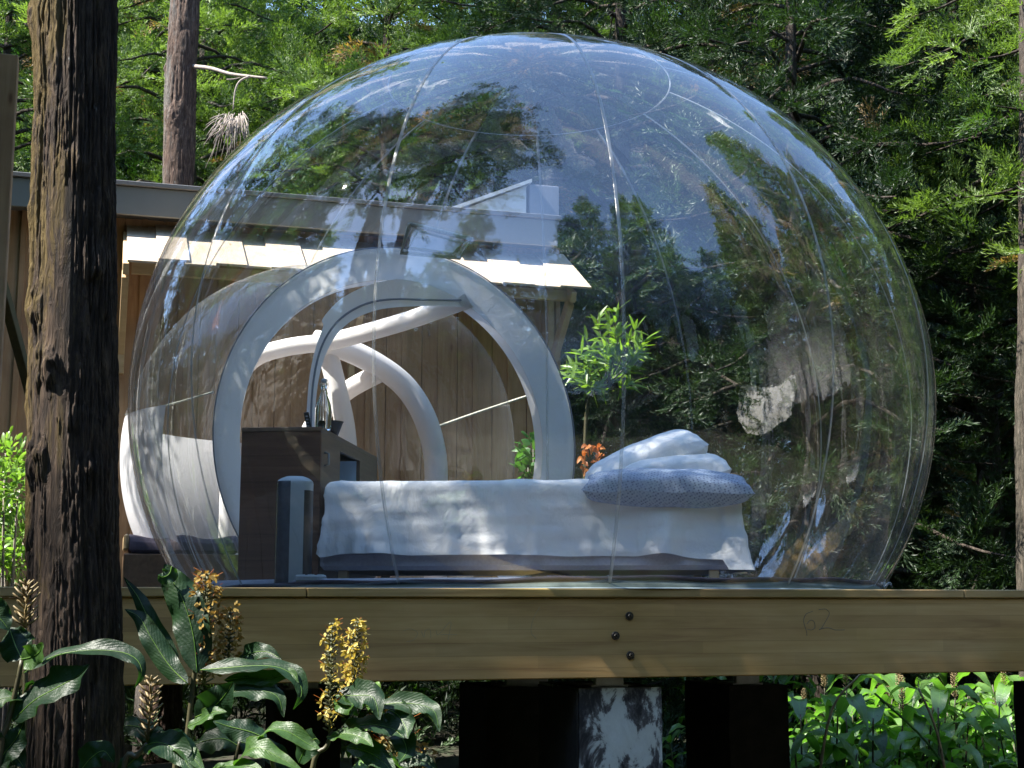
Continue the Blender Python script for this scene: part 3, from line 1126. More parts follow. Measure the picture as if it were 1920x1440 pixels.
# ---------------------------------------------------------------- bed and bedding
BYAW = R(-4)
bed_o = at(606, 1050, 6.42); bed_o.z = DZ + .02
bed = thing('low_bed', 'low double bed with a mauve grey base inside the bubble', 'bed', bed_o, BYAW)
BL, BW = 1.88, 1.38
mb = MB(); mb.box((BL / 2 - .03, BW / 2, .115), (BL - .02, BW - .02, .09), bev=.02)
mb.build('bed_base', M['grey_fabric'], bed, local=True)
mb = MB(); mb.box((BL / 2, BW / 2, .315), (BL - .04, BW - .04, .29), bev=.05)
mb.build('mattress', M['white_fabric'], bed, local=True)
for (x, y) in ((.08, .08), (BL - .12, .06), (.08, BW - .1), (BL - .12, BW - .1)):
    mb = MB(); mb.box((x, y, .035), (.045, .045, .07), bev=.004)
    mb.build('leg', M['bracket'], bed, local=True)

# draped sheet: rings of points from the middle of the top outwards and down
def sheet_mesh():
    rnd = random.Random(5)
    L, Wd, top = BL + .03, BW + .03, .475
    per = []
    nL, nW = 150, 100
    r_ = .05
    def rect(n_, x0, y0, x1, y1):
        return [(x0 + (x1 - x0) * k / n_, y0 + (y1 - y0) * k / n_) for k in range(n_)]
    per = rect(nL, 0, 0, L, 0) + rect(nW, L, 0, L, Wd) + rect(nL, L, Wd, 0, Wd) + rect(nW, 0, Wd, 0, 0)
    cx, cy = L / 2, Wd / 2
    npz = len(per)
    nzv = vnoise(np.arange(npz) * .09, np.zeros(npz), 21, int(npz * .09))
    nz2 = vnoise(np.arange(npz) * .30, np.zeros(npz), 22, int(npz * .30))
    P = []
    for i, (x, y) in enumerate(per):
        # outward direction, rounded at corners
        def soft(v, lim):
            return max(-1, min(1, (v) / lim))
        dx = 0; dy = 0
        if y <= 0: dy = -1
        if y >= Wd: dy = 1
        if x <= 0: dx = -1
        if x >= L: dx = 1
        ex = min(x, L - x); ey = min(y, Wd - y)
        cr = .14
        if dy != 0 and ex < cr:
            dx = (1 if x > L / 2 else -1) * (1 - ex / cr)
        if dx != 0 and dy == 0 and ey < cr:
            dy = (1 if y > Wd / 2 else -1) * (1 - ey / cr)
        dl = math.hypot(dx, dy); ux, uy = dx / dl, dy / dl
        corner = min(1, abs(dx * dy) * 1.6)
        # pull the corner in so it is round
        px_, py_ = x, y
        if corner > 0:
            px_ -= ux * .02 * corner; py_ -= uy * .02 * corner
        hem = .135
        end = 1 if (x >= L or (y <= 0 and x > L - .10)) else 0
        if end: hem = .075
        if y <= 0 and x > L - .40 and not end:
            hem = .135 - .02 * (x - (L - .40)) / .4
        if x <= 0.001: hem = .15
        hem += (nzv[i] - .5) * .02
        row = []
        for k in range(6):           # top
            f_ = k / 6
            q = .55 + .45 * f_
            tx, ty = cx + (px_ - cx) * q, cy + (py_ - cy) * q
            wrk = .004 * math.sin(tx * 22 + ty * 9) + .004 * math.sin(ty * 25 - tx * 6)
            row.append((tx, ty, top + wrk))
        for k in range(5):           # rounded edge
            a = k / 4 * PI / 2
            row.append((px_ - ux * r_ * (1 - math.sin(a)), py_ - uy * r_ * (1 - math.sin(a)), top - r_ * (1 - math.cos(a))))
        nd = 14
        for k in range(1, nd + 1):   # hanging side
            g = k / nd
            fold = (.06 * (nzv[i] - .5) * 2 + .024 * (nz2[i] - .5) * 2) * g ** 1.2
            creases = .004 * math.sin(g * 17 + i * .11) * (1 - g * .3) + .003 * math.sin(g * 31 - i * .07)
            flare = (.05 * corner * g ** 1.3) + (.03 * end * g)
            o_ = max(fold, -.012) + creases + flare
            row.append((px_ + ux * o_, py_ + uy * o_, (top - r_) * (1 - g) + hem * g))
        P.append([Vector(p) for p in row])
    mb = MB(); mb.grid(P, closed_u=True)
    # middle of the top
    cidx = len(mb.v)
    mb.v.append(Vector((cx, cy, top)))
    nj = len(P[0])
    for i in range(npz):
        mb.f.append((cidx, i * nj, ((i + 1) % npz) * nj))
    return mb


sh = thing('bed_sheet', 'rumpled white sheet hanging over the sides of the low bed', 'bed sheet', bed_o + Vector((0, 0, 0)), BYAW)
so_ = sheet_mesh().build('sheet', M['white_fabric'], sh, smooth=True, local=True)
so_.location = (-.015, -.015, 0)


def pillow(name, label, cat, loc, rot, size, mat, seed=1, puff=.5, group=None, sag=0.0):
    nu, nv = 44, 30
    rnd = np.random.RandomState(seed)
    mb = MB()
    L, D, H = size
    for sgn in (1, -1):
        P = []
        for i in range(nu + 1):
            row = []
            u = -1 + 2 * i / nu
            for j in range(nv + 1):
                v = -1 + 2 * j / nv
                ed = (max(0, 1 - abs(u) ** 2.6)) ** puff * (max(0, 1 - abs(v) ** 2.4)) ** puff
                pin = 1 - .07 * (1 - abs(u) ** 2) * abs(v) ** 6
                pin2 = 1 - .07 * (1 - abs(v) ** 2) * abs(u) ** 6
                wrk = .0035 * math.sin(u * 9 + v * 4 + seed) + .003 * math.sin(v * 13 - u * 7 + seed * 2)
                z = sgn * H / 2 * ed + wrk * (abs(u * v) ** .5 + .3) * (1 if ed > 0 else 1) - sag * abs(v) ** 2 * (v < 0)
                row.append(Vector((u * L / 2 * pin2, v * D / 2 * pin, z)))
            P.append(row)
        if sgn < 0:
            P = P[::-1]
        mb.grid(P)
    me = bpy.data.meshes.new(name)
    me.from_pydata([tuple(p) for p in mb.v], [], mb.f)
    me.polygons.foreach_set('use_smooth', [True] * len(me.polygons))
    me.update()
    o = link_mesh(name, me, mat)
    o.location = loc; o.rotation_euler = rot
    return tag(o, label, cat, group)


pillow('pillow', 'white pillow leaning up over the other white pillow', 'pillow', at(1212, 866, 6.80) + Vector((0, .06, 0)), (R(14), R(-22), R(-3)), (.60, .42, .20), M['white_fabric'], 1, .36)
pillow('pillow', 'white pillow lying between the leaning one and the blue knit cushion', 'pillow', at(1262, 886, 6.68) + Vector((0, .06, 0)), (R(8), R(-6), R(-4)), (.54, .42, .18), M['white_fabric'], 2, .36)
pillow('knit_cushion', 'blue and white knitted cushion at the front edge of the bed', 'cushion', at(1250, 915, 6.36), (R(12), R(1.5), R(-4)), (.77, .30, .17), M['knit'], 3, .36)

# ---------------------------------------------------------------- sideboard
cn = at(597, 1050, 6.45); cn.z = DZ + .015
CY = -math.atan2(.13, 1.38)
cab = thing('sideboard', 'tall dark brown wooden sideboard at the foot of the bed', 'sideboard', cn, CY)
CW, CD, CH = .375, 1.36, .712
mb = MB(); mb.box((-CW / 2, .009, CH / 2), (CW, .018, CH), bev=.002)
mb.build('end_panel', M['walnut'], cab, local=True)
mb = MB(); mb.box((-CW / 2, CD / 2 + .018, CH + .011), (CW + .004, CD + .04, .02), bev=.002)
mb.build('top_board', M['walnut2'], cab, local=True)
pc = cab.location
sn = Vector((math.cos(CY), math.sin(CY), 0)); sd = Vector((-math.sin(CY), math.cos(CY), 0))
def cab_y(px, py):
    p = plane_hit(px, py, Vector(pc), sn)
    return (p - pc).dot(sd), p.z - pc.z
y1, zt = cab_y(638, 846); y2, _ = cab_y(675, 862)
zn = zt
mb = MB()
mb.box((-.009, (.02 + y1) / 2, CH / 2), (.018, y1 - .02, CH))
mb.box((-.009, (y2 + CD) / 2, CH / 2), (.018, CD - y2, CH))
mb.box((-.009, (y1 + y2) / 2, (CH + zn) / 2), (.018, y2 - y1, CH - zn))
mb.box((-.009, (y1 + y2) / 2, .18), (.018, y2 - y1, .36))
mb.build('front_panel', M['walnut2'], cab, local=True)
mb = MB()
mb.box((-.20, (y1 + y2) / 2, (zn + .36) / 2), (.008, y2 - y1, zn - .36))
mb.box((-.11, y1 - .004, (zn + .36) / 2), (.18, .006, zn - .36)); mb.box((-.11, y2 + .004, (zn + .36) / 2), (.18, .006, zn - .36))
mb.box((-.11, (y1 + y2) / 2, .357), (.18, y2 - y1, .006))
mb.build('niche', M['niche'], cab, local=True)
mb = MB(); mb.box((-CW / 2, CD + .008, CH / 2), (CW, .018, CH)); mb.box((-CW + .009, CD / 2, CH / 2), (.018, CD - .02, CH))
mb.build('back_panel', M['walnut'], cab, local=True)
hy, hz = cab_y(603, 852)
mb = MB(); mb.tube([(.002, .07, .62), (.022, .07, .615), (.022, .07, .565), (.002, .07, .56)], .005, 8)
mb.build('handle', M['steel'], cab, smooth=True, local=True)

TOPZ = cn.z + CH + .0215
def cab_pt(x, y, z=0):
    return Vector(cn) + sn * x + sd * y + Vector((0, 0, CH + .0215 + z))
bt = thing('water_bottle', 'clear glass swing-top bottle on the sideboard', 'bottle', cab_pt(-.028, .16))
m, n, b = new_mat('bottle_glass')
b.inputs['Base Color'].default_value = (.9, .95, .95, 1)
b.inputs['Transmission Weight'].default_value = 1
b.inputs['Roughness'].default_value = .02
b.inputs['IOR'].default_value = 1.45
mb = MB(); mb.lathe([(0, .0), (.036, .001), (.038, .01), (.038, .10), (.034, .125), (.020, .165), (.014, .19), (.0135, .215), (.017, .218), (.017, .228), (.012, .23)], n=28)
mb.build('glass', m, bt, smooth=True, local=True)
mb = MB(); mb.lathe([(.0, .228), (.013, .229), (.014, .243), (.008, .25), (0, .251)], n=16)
mb.build('stopper', M['whiteplastic'], bt, smooth=True, local=True)
mb = MB(); mb.tube([(.018, 0, .20), (.021, 0, .225), (.014, 0, .247), (-.014, 0, .247), (-.021, 0, .225), (-.018, 0, .20)], .0016, 6)
mb.build('wire_bail', M['steel'], bt, smooth=True, local=True)
bw = thing('bowl', 'small dark wooden bowl beside the bottle', 'bowl', cab_pt(-.05, .40))
mb = MB(); mb.lathe([(0, 0), (.036, 0), (.04, .004), (.064, .07), (.068, .074), (.063, .073), (.038, .01), (0, .008)], n=32)
mb.build('body', M['bowl'], bw, smooth=True, local=True)
rc_ = thing('remote_control', 'black remote control propped against the bowl', 'remote', cab_pt(-.095, .13), 0)
mb = MB(); mb.box((0, 0, .043), (.024, .014, .088), M=Matrix.Rotation(R(-12), 3, 'Y'), bev=.004)
mb.build('casing', M['black'], rc_, local=True)
mb = MB()
for k in range(4):
    mb.box((-.014 * (k * .16) + .002, -.008, .02 + k * .015), (.012, .003, .007), bev=.001)
mb.build('buttons', M['greypanel'], rc_, local=True)

# air purifier
pu_loc = at(550, 1050, 6.16); pu_loc.z = DZ + .012
pu = thing('air_purifier', 'slim white and black tower air purifier in front of the sideboard', 'air purifier', pu_loc, R(8))
nu_, nz2_ = 72, 60
P = np.zeros((nu_, nz2_, 3))
for k in range(nz2_):
    q = k / (nz2_ - 1)
    z = .004 + .474 * q
    top_r = 1 - max(0, (z - .445) / .034) ** 2.4 * .55
    bow = .020 * math.sin(PI * min(1, q * .9))
    for i in range(nu_):
        a = 2 * PI * i / nu_
        ca, sa = math.cos(a), math.sin(a)
        ex = .62
        x = .080 * math.copysign(abs(ca) ** ex, ca) * top_r
        y = .082 * math.copysign(abs(sa) ** ex, sa) * top_r - (bow if sa < 0 else 0) * abs(sa)
        P[i, k] = (x, y, z)
V = P.reshape(-1, 3)
I, J = np.meshgrid(np.arange(nu_), np.arange(nz2_ - 1), indexing='ij')
I2 = (I + 1) % nu_
F = np.stack([(I * nz2_ + J).ravel(), (I2 * nz2_ + J).ravel(), (I2 * nz2_ + J + 1).ravel(), (I * nz2_ + J + 1).ravel()], 1)
cen = V[F].mean(1)
cap_ = cen[:, 2] > .452
left_ = (cen[:, 0] < -.022) & ~cap_
right_ = (cen[:, 0] > .040) & (cen[:, 2] < .415) & ~cap_
for nm, sel, mt in (('white_front', ~left_ & ~right_ & ~cap_, 'whiteplastic'), ('smoked_side', left_, 'glassdark'), ('black_grille', right_, 'black'), ('top_cap', cap_, 'whiteplastic')):
    Fs = F[sel]
    used_, inv = np.unique(Fs, return_inverse=True)
    me = np_mesh(nm, V[used_], inv.reshape(Fs.shape))
    link_mesh(nm, me, M[mt], pu, local=True)
mb = MB()
vs = [tuple(P[i, -1]) for i in range(nu_)]
mb.add(vs, [tuple(range(nu_))])
mb.build('control_panel', M['glassdark'], pu, local=True)
ps_loc = at(583, 1088, 6.02); ps_loc.z = DZ + .046
mb = MB(); mb.box((0, 0, .0), (.13, .05, .028), bev=.006)
for k in range(3):
    mb.box((-.04 + k * .04, 0, .0155), (.026, .03, .004), bev=.001)
ps = mb.build('power_strip', M['whiteplastic'])
ps.location = ps_loc; ps.rotation_euler = (0, 0, R(3))
tag(ps, 'flat pale power strip on the floor below the purifier', 'power strip')

# ---------------------------------------------------------------- cabin
cabin = thing('wooden_cabin', 'cedar clad cabin with grey fascia and pale board canopy behind the bubble', 'cabin', dk(0, 0, 0), DECK_YAW)
rnd = random.Random(11)
mb = MB()
s = -5.0
while s < 2.0:
    wd = min(.15, 2.03 - s)
    dbox(mb, s + .003, s + wd - .003, 5.85 + rnd.uniform(0, .004), 5.88, DZ - .02, 4.60, .002)
    s += .15
for s in np.arange(-5.0, 2.0, .30):
    dbox(mb, s - .022, s + .022, 5.832, 5.849, DZ - .02, 4.60, .002)
dbox(mb, 2.01, 2.05, 5.84, 8.3, DZ - .02, 4.62, .002)
dbox(mb, -5.0, 2.0, 5.885, 5.93, DZ - .02, 4.62)
dbox(mb, -5.0, 2.0, 8.25, 8.3, DZ - .02, 4.62)
mb.build('wall', M['clad'], cabin, local=True)
mb = MB(); dbox(mb, -5.2, 1.95, 5.60, 5.63, 4.565, 4.79, .004); dbox(mb, 1.92, 1.95, 5.632, 8.5, 4.565, 4.79, .004)
mb.build('fascia', M['fascia'], cabin, local=True)
mb = MB(); dbox(mb, -5.2, 1.98, 5.58, 8.5, 4.793, 4.83, .004); dbox(mb, -5.2, 1.9, 5.635, 8.48, 4.60, 4.78)
mb.build('roof', M['roof'], cabin, local=True)
# wedge shaped roof monitor
mb = MB()
mb.add([(1.08, 5.88, 4.85), (1.76, 5.88, 4.85), (1.76, 5.88, 5.16)], [(0, 1, 2)])
mb.add([(1.08, 5.94, 4.85), (1.76, 5.94, 4.85), (1.76, 5.94, 5.16)], [(2, 1, 0)])
mb.build('monitor_gable', M['whitepanel'], cabin, local=True)
mb = MB()
mb.add([(1.00, 5.84, 4.835), (1.80, 5.84, 5.185), (1.80, 5.84, 5.215), (1.00, 5.84, 4.865), (1.00, 7.4, 4.835), (1.80, 7.4, 5.185), (1.80, 7.4, 5.215), (1.00, 7.4, 4.865)],
       [(0, 1, 2, 3), (7, 6, 5, 4), (0, 4, 5, 1), (1, 5, 6, 2), (2, 6, 7, 3), (3, 7, 4, 0)])
mb.build('monitor_roof', M['whitepanel'], cabin, local=True)
mb = MB(); dbox(mb, 1.785, 2.05, 5.86, 7.4, 4.835, 5.17, .003)
mb.build('monitor_box', M['greypanel'], cabin, local=True)  # grey-blue colour paints this side's shade and sky reflection

# canopy of lapped boards on brackets
cm = []
z_top, z_eave, t_top, t_eave = 4.50, 4.09, 5.83, 5.17
slope = math.atan2(z_top - z_eave, t_top - t_eave)
ln = math.hypot(z_top - z_eave, t_top - t_eave)
mb = MB()
s = -1.52
k = 0
while s < 1.98:
    wd = rnd.uniform(.20, .245)
    up = (k % 2) * .020 + .012
    ext = rnd.uniform(-.02, .03) + (k % 2) * .03
    Mx = Matrix.Rotation(slope, 3, 'X') @ Matrix.Rotation(rnd.uniform(-.012, .012), 3, 'Z')
    L = ln + ext + .05
    sh2 = (.05 - ext) / 2
    c = Vector((s + wd / 2, (t_top + t_eave) / 2 + sh2 * math.cos(slope) - .01, (z_top + z_eave) / 2 + sh2 * math.sin(slope) + up / math.cos(slope)))
    mb.box(c, (wd + .03, L, .020), M=Mx, bev=.002)
    s += wd
    k += 1
mb.build('canopy_boards', M['shingle'], cabin, local=True)
mb = MB()
for tt, zz in ((5.27, 4.08), (5.80, 4.42)):
    dbox(mb, -1.50, 2.0, tt, tt + .05, zz - .05, zz + .035, .003)
mb.build('canopy_batten', M['bracket'], cabin, local=True)
for s in (-1.54, .25, 1.94):
    mb = MB()
    mb.box((s, (t_top + t_eave) / 2, (z_top + z_eave) / 2 - .055), (.045, ln, .09), M=Matrix.Rotation(slope, 3, 'X'), bev=.003)
    a_ = Vector((s, 5.26, 4.02)); b_ = Vector((s, 5.83, 3.50))
    d_ = (b_ - a_); an = math.atan2(d_.z, d_.y)
    mb.box((a_ + b_) / 2, (.05, d_.length, .10), M=Matrix.Rotation(an, 3, 'X'), bev=.003)
    mb.build('bracket', M['bracket'], cabin, local=True)
    mb = MB(); dbox(mb, s - .025, s + .025, 5.76, 5.829, 3.35, 4.45, .003)
    mb.build('bracket_post', M['bracket'], cabin, local=True)

# post with brace at the left edge of the deck
pp = at(-45, 1092, 7.2); pp.z = 0
post = thing('timber_post', 'tall square timber post with a diagonal brace at the far left edge', 'post', pp, DECK_YAW)
mb = MB(); mb.box((0, 0, 2.2), (.125, .125, 4.6), bev=.005)
mb.build('upright', M['clad'], post, local=True)
a_ = at(-25, 430, 7.15); b_ = at(110, 930, 8.3)
mb = MB(); d_ = b_ - a_
q = d_.to_track_quat('Y', 'Z').to_matrix()
mb.box((a_ + b_) / 2, (.05, d_.length, .055), M=q, bev=.003)
mb.build('brace', M['darkpost'], post)

# bench chest with cushion
bp = dk(0, 0, DZ)
bl = at(232, 1050, 8.55)
bench = thing('storage_bench', 'low brown wooden bench with a dark cushion left of the bubble', 'bench', Vector((bl.x, bl.y, DZ)), DECK_YAW)
mb = MB(); mb.box((.36, .2, .12), (.72, .40, .24), bev=.006)
mb.build('box', M['walnut2'], bench, local=True)
mb = MB(); mb.box((.012, .2, .31), (.03, .38, .10), bev=.012); mb.box((.7, .2, .31), (.03, .38, .10), bev=.012)
mb.build('armrest', M['bracket'], bench, local=True)
P = []
for i in range(41):
    row = []
    u = i / 40
    for j in range(15):
        a = PI * j / 14
        sagv = .012 * math.cos(u * 4 * PI)
        row.append(Vector((.03 + u * .65, .2 - .2 * math.cos(a), .262 + .085 * math.sin(a) ** .5 + sagv * math.sin(a) + .006 * math.sin(a * 9))))
    P.append(row)
mb = MB(); mb.grid(P)
mb.box((.355, .2, .258), (.64, .39, .03), bev=.01)
mb.build('cushion', M['cushion'], bench, smooth=True, local=True)

# white tarp hanging among the trees on the viewer's right, seen mirrored in the bubble
P = []
for i in range(31):
    row = []
    u = i / 30
    for j in range(17):
        v = j / 16
        sag = .45 * (1 - (2 * u - 1) ** 2)
        row.append(Vector((8.6 + .06 * math.sin(u * 6 + v * 3), .1 + 3.8 * u, 2.45 - sag + .5 * u - v * (1.7 + .3 * math.sin(u * 5)))))
    P.append(row)
tp = thing('white_tarp', 'white tarp strung between trees, seen only as a mirror image in the bubble', 'tarp', (8.6, .1, 0))
MB().grid(P).build('cloth', M['tarp'], tp, smooth=True)
mb = MB(); mb.tube([(8.60, 3.9, 2.93), (9.3, 4.9, 3.5)], .008, 6); mb.tube([(8.6, .1, 2.44), (9.0, -.8, 2.9)], .008, 6)
mb.build('cord', M['rope'], tp)

# ---------------------------------------------------------------- conifers
def blade_frond(seed, n_pos=30, L=.40):
    """one spray: a drooping twig set all round with short needle-clad branchlets"""
    r_ = np.random.RandomState(seed)
    V, F = [], []

    def blade(p0, d, up, ln_, w0):
        side = np.cross(d, up); side /= np.linalg.norm(side) + 1e-9
        tip = p0 + d * ln_ + up * ln_ * .15
        mid = p0 + d * ln_ * .5 - up * ln_ * .03
        b = len(V)
        V.extend([p0, mid + side * w0 * .5, tip, mid - side * w0 * .5])
        F.append((b, b + 1, b + 2, b + 3))

    subs = [(np.array([0, 0, 0.]), np.array([1, 0, -.05]), L)]
    for k in range(7):                       # side twigs
        u = .12 + .8 * k / 7
        sg = 1 if k % 2 else -1
        d = np.array([.8, sg * .75, r_.uniform(-.1, .5)]); d /= np.linalg.norm(d)
        subs.append((np.array([u * L, 0, -.10 * u * u * L]), d, L * (.52 - .25 * u)))
    for (p0, d0, l0) in subs:
        n_ = max(4, int(n_pos * l0 / L * .5))
        s0 = np.cross(d0, [0, 0, 1.]); s0 /= np.linalg.norm(s0); u0 = np.cross(s0, d0)
        for k in range(n_):
            u = (k + r_.rand()) / n_
            c = p0 + d0 * l0 * u + np.array([0, 0, .05 * u * u * l0])
            for j in range(2):
                a = r_.uniform(-PI, PI)
                d = d0 * r_.uniform(.9, 1.5) + s0 * math.cos(a) * .7 + u0 * (math.sin(a) * .6 + .15)
                d /= np.linalg.norm(d)
                up = np.array([0, 0, 1.0]) + r_.normal(size=3) * .5
                blade(c, d, up / np.linalg.norm(up), r_.uniform(.05, .09), r_.uniform(.011, .016))
    blade(np.array([0, 0, 0.]), np.array([1, 0, -.05]), np.array([0, 0, 1.]), L, .008)
    return np.array(V), np.array(F)


FR = [blade_frond(s_) for s_ in (1, 2, 3)]


def place_fronds(pos, dirs, scales, tints, seed=0):
    """vectorised copies of the sprays; pos (n,3), dirs (n,3)"""
    r_ = np.random.RandomState(seed)
    n_ = len(pos)
    dirs = dirs / np.linalg.norm(dirs, axis=1)[:, None]
    upv = np.array([0, 0, 1.0]) + r_.normal(size=(n_, 3)) * .25
    sidev = np.cross(upv, dirs); sidev /= np.linalg.norm(sidev, axis=1)[:, None] + 1e-9
    up2 = np.cross(dirs, sidev)
    Rm = np.stack([dirs, sidev, up2], 1)
    which = r_.randint(0, len(FR), n_)
    Vs, Fs, Ts = [], [], []
    base = 0
    for wi, (fv, ff) in enumerate(FR):
        sel = np.where(which == wi)[0]
        if len(sel) == 0: continue
        vv = np.einsum('vk,nkj->nvj', fv, Rm[sel]) * scales[sel][:, None, None] + pos[sel][:, None, :]
        nv = len(fv)
        Vs.append(vv.reshape(-1, 3))
        Fs.append((ff[None] + (np.arange(len(sel)) * nv)[:, None, None]).reshape(-1, 4) + base)
        Ts.append(np.repeat(tints[sel], nv))
        base += len(sel) * nv
    return np.concatenate(Vs), np.concatenate(Fs), np.concatenate(Ts)


def conifer_meshes(seed, z0, z1, rmax, limbs, per=15, r_tr=.17, fs=1.0, dead=.03, lean=(0, 0), full=True):
    """returns trunk mesh and crown mesh in local coordinates, base at z = 0"""
    r_ = np.random.RandomState(seed)
    mb = MB()
    hts = np.linspace(-.3, z1, 26)
    ang0 = r_.uniform(0, 6.28)
    tr = [Vector((lean[0] * z / z1 + .05 * math.sin(z * .9 + seed), lean[1] * z / z1 + .05 * math.cos(z * .7 + seed), z)) for z in hts]
    mb.tube(tr, [r_tr * (1.25 if z < .1 else 1) * max(.06, (1 - max(z, 0) / (z1 * 1.08))) for z in hts], 12)
    pos, dirs, scl, tin = [], [], [], []
    for i in range(limbs):
        f_ = (i + r_.rand()) / limbs
        z = z0 + (z1 - z0) * f_ ** .95
        az = ang0 + i * 2.39996 + r_.uniform(-.4, .4)
        env = math.sin(min(1, (1 - f_) * 1.25 + .05) * PI / 2) * (1 if full else (.55 + .45 * min(1, f_ * 5)))
        L = rmax * env * r_.uniform(.65, 1.1) + .25
        k = z / z1
        c = Vector((lean[0] * k, lean[1] * k, z))
        out_ = Vector((math.cos(az), math.sin(az), 0))
        rise = r_.uniform(-.25, .15)
        pts = [c, c + out_ * L * .4 + Vector((0, 0, L * (.12 + rise * .4))), c + out_ * L * .75 + Vector((0, 0, L * rise * .8)), c + out_ * L + Vector((0, 0, L * (rise - .05)))]
        sp = spline(pts, 8)
        r0 = .012 + .012 * L
        mb.tube(sp, [r0 * (1 - .85 * q / 8) for q in range(9)], 5, caps=False)
        tlimb = r_.rand()
        isdead = r_.rand() < dead
        nc = max(3, int(2 + L * 2.2))
        per_c = max(4, int(per * (.5 + L / rmax * .7) / nc))
        for cc in range(nc):
            u = min(.999, .22 + .80 * (cc + r_.uniform(.2, .8)) / nc)
            x = u * 8
            q = int(x)
            lat = Vector((-out_.y, out_.x, 0)) * r_.uniform(-.34, .34) * (1.1 - .6 * u)
            cen_ = sp[q].lerp(sp[q + 1], x - q) + lat + Vector((0, 0, r_.uniform(-.10, .05)))
            tcl = tlimb * .6 + r_.rand() * .4  # random limb tint, its contrast also painting sunlit clumps and dark gaps
            rc2 = r_.uniform(.10, .20)
            for j in range(per_c):
                w3 = Vector(r_.normal(size=3)); w3.z = w3.z * .7 + .25; w3.normalize()
                d = w3 + out_ * .55
                if isdead: d.z -= 1.0
                d.normalize()
                pos.append(tuple(cen_ + w3 * rc2 * r_.rand())); dirs.append(tuple(d))
                scl.append(r_.uniform(.62, 1.12) * fs)
                tin.append(.93 if (isdead or r_.rand() < .012) else min(.79, max(0, .02 + .70 * tcl + r_.normal() * .08)))
    V, F, T = place_fronds(np.array(pos), np.array(dirs), np.array(scl), np.array(tin), seed)
    trunk = bpy.data.meshes.new('trunk')
    trunk.from_pydata([tuple(p) for p in mb.v], [], mb.f)
    trunk.polygons.foreach_set('use_smooth', [True] * len(trunk.polygons))
    crown = np_mesh('crown', V, F, False, {'tint': T})
    return trunk, crown


VAR = {}
for key, args in {
    'full1': dict(seed=11, z0=.35, z1=11.0, rmax=2.0, limbs=120, per=20, dead=.012),
    'full2': dict(seed=12, z0=.5, z1=12.5, rmax=2.2, limbs=125, per=20, dead=.012),
    'full3': dict(seed=13, z0=.4, z1=9.5, rmax=1.8, limbs=110, per=20, dead=.012),
    'high1': dict(seed=14, z0=4.4, z1=10.5, rmax=2.0, limbs=84, per=22, r_tr=.19, full=False),
    'high2': dict(seed=15, z0=5.4, z1=14.0, rmax=2.0, limbs=64, per=20, r_tr=.20, full=False),
}.items():
    VAR[key] = conifer_meshes(**args)


def tree(key, x, y, label, needle, bark, rz=0.0, sc_=1.0, group='cedars around the clearing', z=None, name='cedar_tree'):
    z = float(terrain_z(x, y)) if z is None else z
    o = thing(name, label, 'tree', (x, y, z), rz, group)
    o.scale = (sc_, sc_, sc_)
    tm, cm_ = VAR[key]
    for nm, me, mt in (('trunk', tm, bark), ('crown', cm_, needle)):
        ch = bpy.data.objects.new(nm, me)
        if not me.materials:
            me.materials.append(mt)
        ch.material_slots[0].link = 'OBJECT'
        ch.material_slots[0].material = mt
        ch.parent = o
        col.objects.link(ch)
    return o


# forest behind the deck
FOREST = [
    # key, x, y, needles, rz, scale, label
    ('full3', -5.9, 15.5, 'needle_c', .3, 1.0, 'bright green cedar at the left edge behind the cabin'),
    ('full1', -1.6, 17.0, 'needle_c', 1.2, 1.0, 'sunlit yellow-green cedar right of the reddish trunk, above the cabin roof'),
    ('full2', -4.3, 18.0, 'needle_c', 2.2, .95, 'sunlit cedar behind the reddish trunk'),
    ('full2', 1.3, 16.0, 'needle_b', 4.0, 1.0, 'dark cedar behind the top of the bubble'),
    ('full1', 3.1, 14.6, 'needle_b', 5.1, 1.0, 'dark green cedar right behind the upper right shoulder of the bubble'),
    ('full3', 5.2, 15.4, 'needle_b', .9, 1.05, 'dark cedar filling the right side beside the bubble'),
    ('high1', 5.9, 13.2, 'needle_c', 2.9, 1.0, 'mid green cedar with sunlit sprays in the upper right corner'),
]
for key, x, y, nd, rz, s_, lb in FOREST:
    tree(key, x, y, lb, M[nd], M['limb'], rz, s_)
rf = random.Random(77)


def landmark(x, y):
    px = 960 + x / y * FPX
    for lim, nm in ((60, 'at the far left edge'), (230, 'behind the big foreground trunk'), (330, 'left of the reddish trunk'), (470, 'right of the reddish trunk'),
                    (650, 'above the left shoulder of the bubble'), (850, 'above the bubble, left of its top'), (1060, 'straight above the top of the bubble'),
                    (1270, 'above the bubble, right of its top'), (1450, 'above the right shoulder of the bubble'), (1640, 'beside the upper right of the bubble'),
                    (1800, 'in the dark gap right of the bubble'), (9999, 'at the right edge')):
        if px < lim:
            return nm


named = {}
for row, (yy, x0, x1, st) in enumerate(((20.3, -8.6, 9.0, 1.9), (24.5, -10.5, 10.5, 2.1))):
    x = x0
    while x < x1:
        X_, Y_ = x + rf.uniform(-.4, .4), yy + rf.uniform(-.8, .8)
        lb = ['cedar in the second row ', 'cedar deep in the forest, third row, '][row] + landmark(X_, Y_)
        o = tree(rf.choice(['full1', 'full2', 'full3']), X_, Y_, lb,
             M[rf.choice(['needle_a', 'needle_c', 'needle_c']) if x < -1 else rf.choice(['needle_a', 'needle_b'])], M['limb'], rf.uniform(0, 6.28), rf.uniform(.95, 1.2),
             group=['second row of forest cedars', 'third row of forest cedars'][row])
        named.setdefault(lb, []).append((X_ / Y_, o))
        x += st
for lb, os_ in named.items():
    if len(os_) > 1:
        os_.sort(key=lambda q: q[0])
        for k, (_, o) in enumerate(os_):
            o['label'] = lb + (', the left one' if k == 0 else ', the right one' if k == len(os_) - 1 else ', the middle one')
